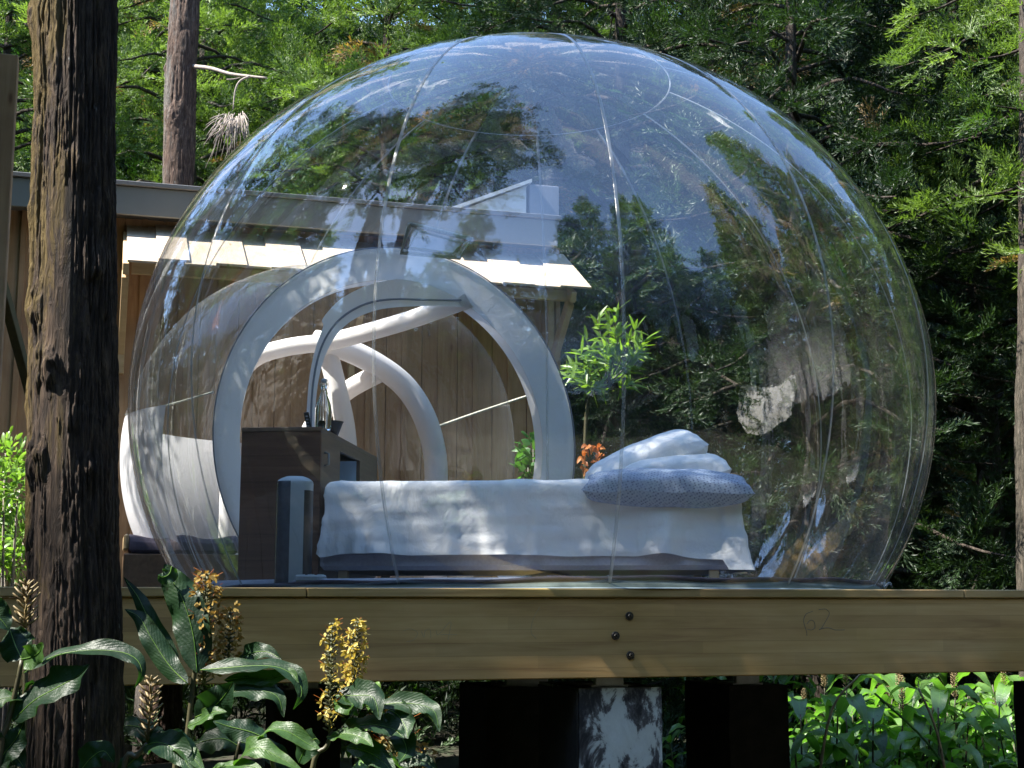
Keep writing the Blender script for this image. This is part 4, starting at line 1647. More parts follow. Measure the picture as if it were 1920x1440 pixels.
# the farther forest reads as one mass
r_ = np.random.RandomState(41)
n_ = 4500
fx = r_.uniform(-34, 34, n_); fy = 30 + r_.uniform(0, 9, n_)
fz = terrain_z(fx, fy) + r_.uniform(0, 15, n_) * (.75 + .35 * np.sin(fx * 1.7) ** 2)
dr = np.stack([r_.normal(size=n_) * .8, -np.abs(r_.normal(size=n_)), r_.uniform(-.2, .8, n_)], 1)
n2 = 4500
an = r_.uniform(-2.15, 2.15, n2); rd = r_.uniform(17.5, 22, n2)
bx = np.sin(an) * rd; by = 3.0 - np.cos(an) * rd
bz = terrain_z(bx, by) + r_.uniform(0, 13, n2) * (.7 + .35 * np.sin(an * 23) ** 2)
db = np.stack([-np.sin(an) + r_.normal(size=n2) * .5, np.cos(an) + r_.normal(size=n2) * .5, r_.uniform(-.2, .9, n2)], 1)
fx = np.concatenate([fx, bx]); fy = np.concatenate([fy, by]); fz = np.concatenate([fz, bz]); dr = np.concatenate([dr, db]); n_ += n2
V, F, T = place_fronds(np.stack([fx, fy, fz], 1), dr, r_.uniform(2.2, 3.6, n_), r_.rand(n_) * .7, 9)
tag(link_mesh('far_forest', np_mesh('far_forest', V, F, False, {'tint': T}), M['needle_b']), 'dark mass of the far forest behind the cedars', None, None, 'stuff')
# trees at the sides and behind the viewer: they shade the deck and are mirrored in the film
SIDE = [('high1', -4.2, 6.7, .3), ('full2', -8.4, 3.2, 1.0), ('full2', 5.2, -3.4, 2.0), ('full2', 10.4, 2.0, 4.0), ('full1', 3.4, -4.2, 5.0), ('full2', 8.6, 7.8, 1.0), ('full2', -3.6, -4.6, 3.0), ('high2', -5.6, 5.5, 2.0), ('full2', 10.4, 11.0, .4), ('full1', 12.0, 14.6, 1.4), ('full2', 12.8, 18.5, 2.4), ('full1', 13.6, 9.0, 2.4), ('full1', -11.5, 10.5, 3.4), ('full2', -12.5, 15.0, 4.4)]  # both high-crowned cedars are unseen trees added to shade the bed
rm = random.Random(12)
for k, a in enumerate(np.arange(-118, 119, 13.0)):      # angle from straight behind the viewer
    aa = math.radians(a)
    for d0, kk_ in ((11.5, 0), (15.5, 1)):
        d = d0 + rm.uniform(-1.3, 1.3)
        aj = aa + rm.uniform(-.06, .06) + (.11 if kk_ else 0)
        x, y = math.sin(aj) * d, 3.0 - math.cos(aj) * d
        if math.hypot(x, y) < 6: continue
        SIDE.append((rm.choice(['full1', 'full2', 'full2', 'full3']), x, y, rm.uniform(0, 6.28)))
SCL = {0: 1.0, 7: .85, 2: 1.25, 3: 1.3, 4: 1.2, 5: 1.25, 6: 1.2}
for i, (key, x, y, rz) in enumerate(SIDE):
    tree(key, x, y, 'unseen cedar added to shade the bed, just outside the left edge' if i < 1 else 'cedar beside or behind the viewer, seen only as a mirror image in the bubble',
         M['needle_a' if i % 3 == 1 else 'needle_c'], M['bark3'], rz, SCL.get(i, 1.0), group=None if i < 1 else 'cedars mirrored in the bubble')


# big foreground trunk with real furrows
def bark_trunk(pts, radii, nu, nv, seed, depth, burls=(), fib=44):
    sp = spline(pts, nv)
    rad = np.interp(np.linspace(0, 1, nv + 1), np.linspace(0, 1, len(radii)), radii)
    U, Vv = np.meshgrid(np.arange(nu), np.arange(nv + 1), indexing='ij')
    th = U / nu
    C_ = np.array([tuple(p) for p in sp])
    zz = C_[:, 2][Vv]
    warp = (vnoise(th * 6, zz * .9 + 30, seed, 6) - .5) * .10
    thw = (th + warp * .35) % 1.0
    a = vnoise(thw * fib, zz * 2.6 + 10, seed + 1, fib)
    ridge = 1 - np.abs(2 * a - 1)
    b = vnoise(thw * fib * 2, zz * 7.0 + 20, seed + 2, fib * 2)
    ridge2 = 1 - np.abs(2 * b - 1)
    c = vnoise(th * 7, zz * 1.6 + 5, seed + 3, 7)
    d = vnoise(thw * fib * 3, zz * 44 + 3, seed + 4, fib * 3)
    disp = depth * (-(ridge ** 3) * 1.1 + .2) + depth * .45 * (-(ridge2 ** 4)) + .05 * rad[Vv] * 5 * (c - .5) * .35 + depth * .30 * (d - .5)
    for (bu, bz, sr, am) in burls:
        du = np.minimum(np.abs(th - bu), 1 - np.abs(th - bu)) * 2 * PI * rad[Vv]
        g = np.exp(-((du / sr) ** 2 + ((zz - bz) / (sr * 1.5)) ** 2))
        disp = disp + am * .7 * g * (.7 + .9 * (vnoise(th * 50, zz * 30, seed + 9, 50) - .4))
    rr = rad[Vv] + disp
    X = C_[:, 0][Vv] + np.cos(th * 2 * PI) * rr
    Y = C_[:, 1][Vv] + np.sin(th * 2 * PI) * rr
    P = np.stack([X, Y, zz], -1).reshape(-1, 3)
    I, J = np.meshgrid(np.arange(nu), np.arange(nv), indexing='ij')
    I2 = (I + 1) % nu
    F = np.stack([(I * (nv + 1) + J).ravel(), (I2 * (nv + 1) + J).ravel(), (I2 * (nv + 1) + J + 1).ravel(), (I * (nv + 1) + J + 1).ravel()], 1)
    return np_mesh('trunk', P, F)


ft = thing('cedar_tree', 'massive dark furrowed trunk in the left foreground', 'tree', (-1.42, 4.55, 0), 0)
zt = lambda py: at(140, py, 4.55).z
burls = [(.62, zt(590), .05, .045), (.70, zt(700), .05, .05), (.78, zt(800), .035, .02), (.66, zt(870), .05, .045), (.86, zt(880), .03, .02), (.60, zt(1025), .03, .03),
         (.88, zt(510), .035, .03), (.57, zt(40), .06, .03), (.80, zt(320), .035, .02), (.93, zt(400), .05, .02), (.55, zt(400), .04, .02), (.52, zt(760), .04, .02)]
c0, c1, c2, c3 = at(136, 1440, 4.55), at(136, 960, 4.55), at(138, 480, 4.55), at(144, 0, 4.55)
dv = (c3 - c2) / (c3.z - c2.z)
pts = [Vector((c0.x, 4.55, -.3)), c0, c1, c2, c3, c3 + dv * 3.0]
me = bark_trunk(pts, [.20, .158, .148, .140, .134, .115], 460, 1100, 31, .016, burls, 60)
link_mesh('trunk', me, M['bark'], ft)
# crown high above the frame
tm, cm_ = conifer_meshes(33, 5.2, 12.5, 1.8, 80, 22, .12, full=False)
t2 = bpy.data.objects.new('upper_trunk', tm); tm.materials.append(M['bark']); t2.parent = ft; col.objects.link(t2)
tm.transform(Matrix.Translation((0, 0, 0)))
c2o = bpy.data.objects.new('crown', cm_); cm_.materials.append(M['needle_a']); c2o.parent = ft; col.objects.link(c2o)

# second trunk, reddish, with a dead branch
st_ = thing('cedar_tree', 'slim reddish brown trunk rising behind the grey fascia', 'tree', (-3.46, 14.0, 0), 0)
d0 = 14.0
pts = [Vector((at(334, 355, d0).x, d0, -.2)), Vector((at(334, 355, d0).x, d0, 2.5)), at(334, 355, d0), at(338, 180, d0), at(347, 0, d0), at(350, -250, d0), at(352, -700, d0)]
me = bark_trunk(pts, [.24, .185, .155, .165, .158, .15, .12], 120, 420, 51, .014, [(.70, at(340, 230, d0).z, .06, .04), (.5, at(315, 130, d0).z, .05, .05), (.95, at(360, 60, d0).z, .07, .03)], 22)
link_mesh('trunk', me, M['bark2'], st_)
mb = MB()
br = spline([at(360, 124, 13.95), at(395, 128, 13.7), at(430, 138, 13.5), at(470, 143, 13.3), at(500, 146, 13.2)], 14)
mb.tube(br, [.024 * (1 - .6 * k / 14) for k in range(15)], 7)
mb.tube(spline([at(468, 143, 13.3), at(450, 152, 13.3), at(441, 170, 13.3), at(437, 205, 13.3)], 10), [.012 * (1 - .5 * k / 10) for k in range(11)], 6)
mb.tube(spline([at(455, 144, 13.4), at(440, 148, 13.4), at(425, 149, 13.4)], 6), .007, 5)
rr_ = random.Random(9)
tw = at(438, 208, 13.3)
for k in range(70):
    a = rr_.uniform(-1, 1); l = rr_.uniform(.08, .45)
    p0 = tw + Vector((a * .12, rr_.uniform(-.1, .1), -rr_.uniform(0, .12)))
    p1 = p0 + Vector((a * .12 - .05, rr_.uniform(-.1, .1), -l))
    mb.tube([p0, p0.lerp(p1, .5) + Vector((rr_.uniform(-.03, .03), 0, 0)), p1], [.005, .004, .002], 4)
mb.build('dead_branch', M['deadwood'], st_, smooth=True)
tm2, cm2 = conifer_meshes(35, 9.0, 14, 1.2, 34, 14, .10, full=False)
c2o = bpy.data.objects.new('crown', cm2); cm2.materials.append(M['needle_c']); c2o.parent = st_; col.objects.link(c2o)

# pale trunk at the right edge
rt = thing('cedar_tree', 'pale grey trunk at the right edge, half hidden by sprays', 'tree', (4.75, 12.6, 0), 0)
d0 = 12.6
pts = [Vector((at(1916, 700, d0).x, d0, -.2)), at(1935, 900, d0), at(1934, 600, d0), at(1933, 280, d0), at(1933, -100, d0), at(1933, -500, d0)]
me = bark_trunk(pts, [.2, .15, .12, .11, .10, .08], 100, 400, 61, .010, [], 18)
link_mesh('trunk', me, M['limb'], rt)

# ---------------------------------------------------------------- broad leaves
def leaf_grid(pts, width, side_hint=Vector((0, 0, 1)), n_=16, m_=3, fold=.25, wavy=0.0, seed=0, tipw=.03, prof=None):
    """a lance shaped leaf along a spline; returns grid rows"""
    sp = spline(pts, n_)
    rnd_ = random.Random(seed)
    ph = rnd_.uniform(0, 6)
    P = []
    prevs = None
    for i, p in enumerate(sp):
        t = (sp[min(i + 1, n_)] - sp[max(i - 1, 0)]).normalized()
        s = (side_hint - t * side_hint.dot(t))
        if prevs is not None:
            s = prevs - t * prevs.dot(t)
            s = s.lerp((side_hint - t * side_hint.dot(t)), .15)
        s = s.normalized() if s.length > 1e-5 else t.orthogonal().normalized()
        prevs = s
        nrm = t.cross(s)
        u = i / n_
        wq = (math.sin(PI * min(1, u ** .72)) ** .8) if prof is None else prof(u)
        hw_ = width * .5 * max(wq, tipw)
        row = []
        for j in range(-m_, m_ + 1):
            v = j / m_
            row.append(p + s * hw_ * v + nrm * (hw_ * fold * abs(v) + wavy * hw_ * (math.sin(u * 11 + ph + (0 if v > 0 else 2)) + .5 * math.sin(u * 27 + ph * 3 + (1.5 if v > 0 else 0))) * abs(v) ** 2))
        P.append(row)
    return P


def leaf_obj(P, name, mat, parent, local=False):
    o = MB().grid(P).build(name, mat, parent, smooth=True, local=local)
    ni, nj = len(P), len(P[0])
    me = o.data
    for nm, vals in (('lu', [i / (ni - 1) for i in range(ni) for j in range(nj)]), ('lw', [-1 + 2 * j / (nj - 1) for i in range(ni) for j in range(nj)])):
        a_ = me.attributes.new(nm, 'FLOAT', 'POINT')
        a_.data.foreach_set('value', vals)
    return o


def midrib(pts, w_, n_=16):
    return spline(pts, n_)


def spike(parent, name_parts, base, top, r_, kind, seed=0):
    """ginger flower spike: kind = 'spent' (bristly bracts), 'yellow', 'ochre', 'fading'"""
    rnd_ = random.Random(seed)
    ax = (top - base)
    L = ax.length
    axn = ax.normalized()
    x = axn.cross(Vector((0, 1, 0))).normalized()
    y = axn.cross(x)
    mbr, mbp, mst = MB(), MB(), MB()
    mbr.tube([base, base.lerp(top, .5), top], [r_ * .12, r_ * .10, r_ * .05], 6)
    rows = max(8, int(L / (.017 if kind == 'spent' else .0125)))
    for i in range(rows):
        u = (i + .5) / rows
        c = base.lerp(top, u)
        env = 1.0 if u < .75 else 1 - .55 * (u - .75) / .25
        for k in range(4):
            a = i * .9 + k * PI / 2 + rnd_.uniform(-.15, .15)
            o_ = x * math.cos(a) + y * math.sin(a)
            if kind == 'spent':
                d = (o_ * 1.0 + axn * .62).normalized()
                ln_ = r_ * env * rnd_.uniform(.9, 1.1)
                mbr.tube([c, c + d * ln_ * .6, c + d * ln_ + axn * ln_ * .12], [.0026, .0036, .0022], 5)
            else:
                d = (o_ + axn * .5).normalized()
                ln_ = r_ * env * rnd_.uniform(.4, .6)
                mbr.tube([c, c + d * ln_], [.003, .0026], 5)
                dens = .72 if kind in ('yellow', 'ochre') else .45
                if rnd_.random() < dens:
                    fc = c + d * r_ * env * .78 + axn * rnd_.uniform(-.004, .004)
                    for q in range(4):
                        pd = (o_ * rnd_.uniform(.2, 1) + Vector((rnd_.gauss(0, .7), rnd_.gauss(0, .7), rnd_.gauss(0, .7)))).normalized()
                        sd_ = pd.cross(Vector((rnd_.gauss(0, 1), rnd_.gauss(0, 1), rnd_.gauss(0, 1)))).normalized()
                        w_ = rnd_.uniform(.004, .008); l_ = rnd_.uniform(.014, .027)
                        dr_ = Vector((0, 0, -l_ * .12)); mbp.add([fc, fc + pd * l_ * .45 + sd_ * w_, fc + pd * l_ * .9 + sd_ * w_ * .5 + dr_, fc + pd * l_ + dr_ * 1.4, fc + pd * l_ * .9 - sd_ * w_ * .5 + dr_, fc + pd * l_ * .45 - sd_ * w_], [(0, 1, 2, 5), (2, 3, 4, 5)])
                    if rnd_.random() < .85:
                        e_ = fc + (o_ + axn * .5).normalized() * r_ * .55
                        mst.tube([fc, e_], [.0007, .0007], 3)
    sp_ = mbr.build('flower_spike', M['bract'] if kind == 'spent' else M['bract_g'], parent, smooth=True)
    if mbp.v:
        mbp.build('petals', M['petal_o'] if kind in ('ochre',) else M['petal'], sp_)
    if mst.v:
        mst.build('stamens', M['copper'], sp_)


def ginger_px(label, depth, stem, leaves, spikes=(), seed=0, rstem=.009):
    base = at(stem[0][0], stem[0][1], depth)
    o = thing('ginger_plant', label, 'plant', (base.x, base.y, 0))
    pts = [at(px, py, depth + (q[0] if q else 0)) for (px, py, *q) in stem]
    g = Vector((pts[0].x - (pts[1].x - pts[0].x) * .8, pts[0].y, 0.02))
    allp = [g, g.lerp(pts[0], .6)] + pts
    MB().tube(spline(allp, 20), [rstem * (1.2 - .5 * k / 20) for k in range(21)], 8).build('stem', M['stem'], o, smooth=True)
    for i, lf in enumerate(leaves):
        (lp, wpx) = lf[0], lf[1]
        dy0 = lf[2] if len(lf) > 2 else 0.0
        dy1 = lf[3] if len(lf) > 3 else 0.0
        mt = lf[4] if len(lf) > 4 else 'ginger'
        hint = lf[5] if len(lf) > 5 else None
        n_ = len(lp)
        P3 = [at(px, py, depth + dy0 + (dy1 - dy0) * k / (n_ - 1)) for k, (px, py) in enumerate(lp)]
        t = (P3[-1] - P3[0]).normalized()
        # face roughly towards the viewer, tipped up
        view = Vector((0, -1, .55 if hint is None else hint)).normalized()
        s = t.cross(view)
        if s.z < 0: s = -s
        wd = wpx / FPX * depth
        P = leaf_grid(P3, wd, s.normalized(), 22, 4, .22, .30, seed * 7 + i)
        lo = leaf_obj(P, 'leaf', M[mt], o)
        rb = [row[4] - Vector((0, .001, 0)) for row in P]
        MB().tube(rb[:-1], [.0022 * (1 - .7 * k / len(rb)) for k in range(len(rb) - 1)], 5, squash=.6).build('midrib', M['shrub'], lo, smooth=True)
    for k, (b_, t_, rp, kind, dd) in enumerate(spikes):
        spike(o, None, at(b_[0], b_[1], depth + dd), at(t_[0], t_[1], depth + dd), rp / FPX * depth, kind, seed + k)
    return o


ginger_px('ginger with a big glossy leaf arching across the foreground trunk', 3.95,
          [(0, 1424), (15, 1355), (30, 1292), (41, 1238)],
          [([(44, 1262), (75, 1243), (115, 1226), (170, 1219), (225, 1222), (256, 1236), (266, 1262), (252, 1290)], 40, 0, -.08, 'ginger', 1.1),
           ([(24, 1352), (62, 1315), (105, 1290), (145, 1268), (168, 1246)], 74, 0, -.05, 'ginger', .8),
           ([(42, 1236), (30, 1212), (22, 1190), (18, 1176)], 66, 0, .05, 'ginger', .2),
           ([(40, 1236), (58, 1232), (74, 1222), (80, 1204)], 46, 0, -.04, 'ginger_lit', .1),
           ([(-60, 1150), (-25, 1150), (0, 1160), (18, 1182)], 66, 0, 0, 'ginger', .5),
           ([(-70, 1345), (-20, 1318), (15, 1308), (42, 1312)], 40, 0, 0, 'ginger_lit', 1.0),
           ([(-10, 1440), (10, 1410), (30, 1385), (46, 1352)], 60, 0, 0, 'ginger', .4),
           ([(-30, 1460), (10, 1425), (28, 1418), (46, 1440)], 60, 0, 0, 'ginger', .6)],
          [], 1)
ginger_px('ginger stalk with a brown spent spike against the left side of the big trunk', 4.25,
          [(46, 1330), (47, 1250), (47, 1178)], [([(47, 1300), (60, 1280), (80, 1290), (88, 1330)], 30, 0, 0, 'ginger')],
          [((47, 1180), (50, 1092), 27, 'spent', 0)], 2)
ginger_px('ginger stalk topped by a brown fishbone spike right of the big trunk', 4.0,
          [(232, 1445), (256, 1418), (277, 1394)],
          [([(270, 1398), (300, 1392), (335, 1410), (362, 1450)], 62, 0, -.1, 'ginger', .6),
           ([(300, 1385), (330, 1390), (355, 1412), (385, 1450)], 42, 0, -.1, 'ginger_lit', .8),
           ([(265, 1412), (235, 1440), (215, 1470)], 40, 0, 0, 'ginger', .8),
           ([(150, 1446), (172, 1420), (195, 1408), (214, 1430)], 50, 0, 0, 'ginger', .4),
           ([(292, 1386), (305, 1382), (318, 1384)], 12, 0, 0, 'ginger_lit')],
          [((277, 1392), (285, 1270), 26, 'spent', 0)], 3)
ginger_px('tall ginger with an orange-yellow flower spike and upright dark leaves', 4.45,
          [(328, 1440), (347, 1402), (360, 1300), (368, 1240), (380, 1215)],
          [([(370, 1262), (362, 1190), (345, 1130), (322, 1085), (308, 1058)], 72, -.02, .06, 'ginger', .0),
           ([(322, 1062), (318, 1075), (306, 1082), (296, 1078)], 34, .02, .0, 'ginger', .0),
           ([(352, 1282), (318, 1248), (285, 1198), (262, 1158), (234, 1142)], 42, -.04, .06, 'ginger', .3),
           ([(335, 1240), (300, 1195), (274, 1150), (258, 1118), (232, 1082)], 34, .04, .1, 'ginger', .0),
           ([(376, 1256), (425, 1252), (480, 1248), (525, 1252), (556, 1272), (566, 1300), (550, 1330)], 42, -.02, -.12, 'ginger', 1.3),
           ([(420, 1275), (470, 1270), (505, 1272), (545, 1262), (560, 1280)], 30, -.02, -.1, 'ginger_lit', .3),
           ([(366, 1345), (395, 1330), (420, 1305), (438, 1278)], 66, -.04, -.1, 'ginger', .0),
           ([(398, 1310), (440, 1296), (485, 1294), (520, 1306), (532, 1345)], 46, -.02, -.1, 'ginger', .8),
           ([(352, 1362), (375, 1352), (400, 1335), (425, 1335)], 30, -.04, -.1, 'ginger_lit', .8),
           ([(445, 1240), (470, 1225), (500, 1222), (528, 1236)], 36, .1, .0, 'ginger', .4)],
          [((382, 1285), (389, 1075), 34, 'ochre', .05), ((428, 1250), (432, 1140), 22, 'ochre', .1)], 4)
ginger_px('ginger with a dark fading spike beside a tall yellow spike', 4.55,
          [(585, 1446), (612, 1400), (622, 1370)],
          [([(628, 1305), (665, 1304), (700, 1308), (712, 1350)], 56, 0, -.1, 'ginger', .5),
           ([(625, 1320), (640, 1320), (655, 1328), (664, 1322)], 30, 0, -.1, 'ginger_lit', .2),
           ([(700, 1325), (745, 1318), (790, 1322), (815, 1335), (824, 1372)], 40, 0, -.1, 'ginger', .6),
           ([(728, 1330), (745, 1340), (760, 1362), (765, 1385)], 50, 0, -.1, 'ginger', .2),
           ([(640, 1368), (690, 1358), (735, 1366), (758, 1384)], 46, 0, -.1, 'ginger', .9),
           ([(735, 1370), (755, 1385), (762, 1410), (748, 1430)], 44, 0, -.1, 'ginger', .1),
           ([(612, 1382), (650, 1376), (680, 1384), (700, 1400)], 34, 0, -.12, 'ginger_lit', .7),
           ([(650, 1400), (690, 1410), (720, 1430), (745, 1460)], 44, 0, -.1, 'ginger', .6)],
          [((618, 1375), (622, 1168), 26, 'fading', 0), ((664, 1298), (670, 1165), 22, 'yellow', .1)], 5)
ginger_px('ginger with a drooping yellow spike low under the beam', 4.75,
          [(700, 1500), (725, 1470), (735, 1445)],
          [([(700, 1450), (740, 1430), (790, 1425), (825, 1450)], 36, 0, -.1, 'ginger', .6)],
          [((735, 1450), (742, 1312), 42, 'ochre', 0), ((790, 1460), (795, 1400), 24, 'ochre', .1)], 6)
ginger_px('ginger with curled bright leaves at the bottom centre left', 4.1,
          [(520, 1500), (515, 1450), (505, 1400)],
          [([(505, 1420), (492, 1385), (505, 1368), (540, 1372), (580, 1396), (600, 1404)], 42, 0, -.05, 'ginger_lit', .5),
           ([(440, 1450), (455, 1418), (482, 1402), (520, 1418), (572, 1450)], 44, 0, -.1, 'ginger_lit', .7),
           ([(400, 1440), (430, 1436), (470, 1436), (500, 1450)], 24, 0, -.1, 'ginger_lit', .9),
           ([(500, 1385), (470, 1372), (430, 1362), (400, 1352)], 46, .1, .1, 'ginger', .7),
           ([(560, 1430), (575, 1400), (590, 1385), (600, 1390)], 50, .1, 0, 'ginger', .2)],
          [], 7)
ginger_px('leafy ginger behind the brown spike in deep shade', 4.9,
          [(430, 1480), (440, 1430), (450, 1390)],
          [([(450, 1400), (420, 1385), (380, 1390), (340, 1410)], 50, 0, 0, 'ginger', .8),
           ([(450, 1390), (480, 1400), (520, 1420), (550, 1450)], 50, 0, 0, 'ginger', .8),
           ([(300, 1395), (280, 1370), (240, 1360), (225, 1372)], 44, 0, 0, 'ginger', .6)],
          [], 8)

# ---------------------------------------------------------------- ginger field on the right and under the deck
def ginger_proto(seed, h, nl, flower=None, old=0):
    rnd_ = random.Random(seed)
    o = thing('ginger_plant', 'prototype', 'plant', (0, 0, 0))
    lean = Vector((rnd_.uniform(-.15, .15), rnd_.uniform(-.15, .15), 0))
    pts = [Vector((0, 0, -.05)), lean * .3 + Vector((0, 0, h * .5)), lean + Vector((0, 0, h))]
    sp = spline(pts, 14)
    MB().tube(sp, [.011 * (1.1 - .6 * k / 14) for k in range(15)], 6).build('stem', M['stem_pale'] if old else M['stem'], o, smooth=True, local=True)
    a0 = rnd_.uniform(0, 6.28)
    for i in range(nl):
        u = .22 + .78 * (i + .5) / nl
        x = u * 14; q = min(int(x), 13)
        c = sp[q].lerp(sp[q + 1], x - q)
        a = a0 + i * 2.2 + rnd_.uniform(-.5, .5)
        d = Vector((math.cos(a), math.sin(a), 0))
        L = rnd_.uniform(.26, .42)
        up = rnd_.uniform(.25, .8) * (1.3 if i == nl - 1 else 1)
        pp_ = [c, c + d * L * .35 + Vector((0, 0, L * .35 * up)), c + d * L * .68 + Vector((0, 0, L * (.30 * up - .04))), c + d * L * .92 + Vector((0, 0, L * (up * .2 - .30)))]
        side = Vector((-d.y, d.x, rnd_.uniform(-.3, .3)))
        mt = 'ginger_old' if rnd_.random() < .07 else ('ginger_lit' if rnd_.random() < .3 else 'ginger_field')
        leaf_obj(leaf_grid(pp_, rnd_.uniform(.09, .14), side, 10, 2, .2, .28, seed * 31 + i), 'leaf', M[mt], o, True)
    if flower:
        spike(o, None, sp[-1], sp[-1] + Vector((0, 0, .2)), .035, flower, seed)
    return o


protos = [ginger_proto(100 + k, [1.05, .9, 1.15, .8, 1.0, .7][k], [9, 8, 10, 7, 9, 7][k], {2: 'spent'}.get(k), 0) for k in range(6)]
for p_ in protos:
    register(p_)
rg = random.Random(5)
cnt = 0
used = set()
spots = []
for i in range(150):
    y = rg.uniform(8.6, 13.0)
    lo = .2 + (y - 6) * .02
    x = rg.uniform(.19, .40) * y
    spots.append((x, y, 'r'))
for i in range(26):
    y = rg.uniform(11.5, 15.0)
    spots.append((rg.uniform(.085, .2) * y, y, 'm'))
for i in range(16):
    y = rg.uniform(4.8, 5.3)
    spots.append((rg.uniform(-1.75, -.55), y, 'n'))
for i in range(13):
    spots.append((rg.uniform(-1.85, -.42), rg.uniform(4.2, 4.75), 'f'))
for i in range(8):
    y = rg.uniform(12.5, 15.0)
    spots.append((rg.uniform(-.12, -.04) * y, y, 'm'))
LBL = {'r': ('ginger plant in the crowded sunlit patch right of the dark pillar', 'sunlit ginger patch on the right'),
       'm': ('ginger plant glimpsed in the sun beyond the pillars', 'ginger glimpsed between the pillars'),
       'f': ('low ginger plant crowding the bottom left corner', 'low ginger at the bottom left'),
       'n': ('shaded ginger plant under the beam at lower left', 'shaded ginger under the beam')}
for (x, y, g_) in spots:
    t_ = (Vector((x, y, 0)) - O_).dot(N_)
    if g_ == 'n' and t_ < -.9: continue
    k = rg.randrange(6)
    s_ = rg.uniform(.85, 1.12)
    if g_ == 'n': s_ = rg.uniform(.45, .62)
    if g_ == 'f': s_ = rg.uniform(.92, 1.08) / [1.05, .9, 1.15, .8, 1.0, .7][k] * .86
    if g_ == 'm' : s_ = rg.uniform(.7, 1.0)
    if g_ != 'n' and 0 < t_ < 5.9:
        s_ *= min(1, 1.05 / [1.05, .9, 1.15, .8, 1.0, .7][k] * .92)
    if k in used:
        o = copy_tree(protos[k])
    else:
        o = protos[k]; used.add(k)
    o.location = (x, y, float(terrain_z(x, y)))
    o.rotation_euler = (0, 0, rg.uniform(0, 6.28))
    o.scale = (s_, s_, s_)
    lb_ = LBL[g_][0]
    if g_ == 'r':
        q_ = x / y
        lb_ = 'ginger plant in the ' + ('front' if y < 9.8 else 'middle' if y < 11.4 else 'back') + ' of the crowded sunlit patch, ' + ('beside the dark pillar' if q_ < .245 else 'left of its middle' if q_ < .295 else 'right of its middle' if q_ < .345 else 'at the right edge')
    if g_ == 'm':
        lb_ = 'ginger plant in the sun beyond the deck, ' + ('seen left of the black pillar' if x < 0 else 'seen right of the whitewashed pillar')
    tag(o, lb_, 'plant', LBL[g_][1])

# long pale dry stalks over the field
for i, (a_, b_, dd) in enumerate((((1560, 1330), (1615, 1262), 8.3), ((1758, 1378), (1722, 1290), 8.0), ((1745, 1400), (1640, 1300), 8.6))):
    p0, p1 = at(*a_, dd), at(*b_, dd)
    g = Vector((p0.x + (p0.x - p1.x) * 1.3, p0.y, 0))
    mb = MB(); mb.tube(spline([g, g.lerp(p0, .55), p0, p1], 12), [.011 - .0004 * k for k in range(13)], 7)
    o = mb.build('dry_stalk', M['stem_pale'] if i < 2 else M['ginger_lit'], smooth=True)
    tag(o, ['pale dry stalk leaning right beside the dark pillar', 'pale stalk topped by a seed head, left leaning', 'green stalk slanting across the ginger leaves'][i], 'stalk')


# ---------------------------------------------------------------- smaller shrubs and accents
def leaf_cloud(centres, nleaf, L, W, seed, up=.3, spread=None, droop=.2):
    rnd_ = random.Random(seed)
    mb = MB()
    for (c, r_) in centres:
        for k in range(nleaf):
            d = Vector((rnd_.gauss(0, 1), rnd_.gauss(0, 1), rnd_.gauss(0, 1) + up)).normalized()
            p = Vector(c) + d * r_ * rnd_.uniform(.25, 1)
            l_ = L * rnd_.uniform(.7, 1.2)
            dd = (d + Vector((rnd_.gauss(0, .4), rnd_.gauss(0, .4), rnd_.gauss(0, .4) + up))).normalized()
            side = dd.cross(Vector((rnd_.gauss(0, 1), rnd_.gauss(0, 1), 1.2))).normalized()
            mb.grid(leaf_grid([p, p + dd * l_ * .5, p + dd * l_ - Vector((0, 0, l_ * droop))], W * rnd_.uniform(.8, 1.2), side, 5, 1, .25))
    return mb


sb = thing('shrub', 'bright sunlit shrub left of the big trunk', 'shrub', at(20, 1060, 9.3) * 1.0)
sb.location.z = 0
rs_ = random.Random(2)
cs = []
for (px, py) in ((10, 850), (30, 870), (8, 900), (34, 920), (12, 950), (30, 985), (8, 1010), (28, 1050), (10, 1075), (-30, 880), (-30, 960), (-30, 1040), (45, 1010)):
    cs.append((at(px, py, 9.3 + rs_.uniform(-.3, .3)), .15))
leaf_cloud(cs, 75, .085, .026, 3).build('foliage', M['shrub'], sb, smooth=True)
mb = MB()
for c, _ in cs:
    b0 = Vector((sb.location.x, sb.location.y, 0))
    mb.tube(spline([b0, b0.lerp(c, .5) + Vector((0, 0, .2)), c], 8), [.02 - .0018 * k for k in range(9)], 6)
mb.build('branches', M['deadwood'], sb, smooth=True)

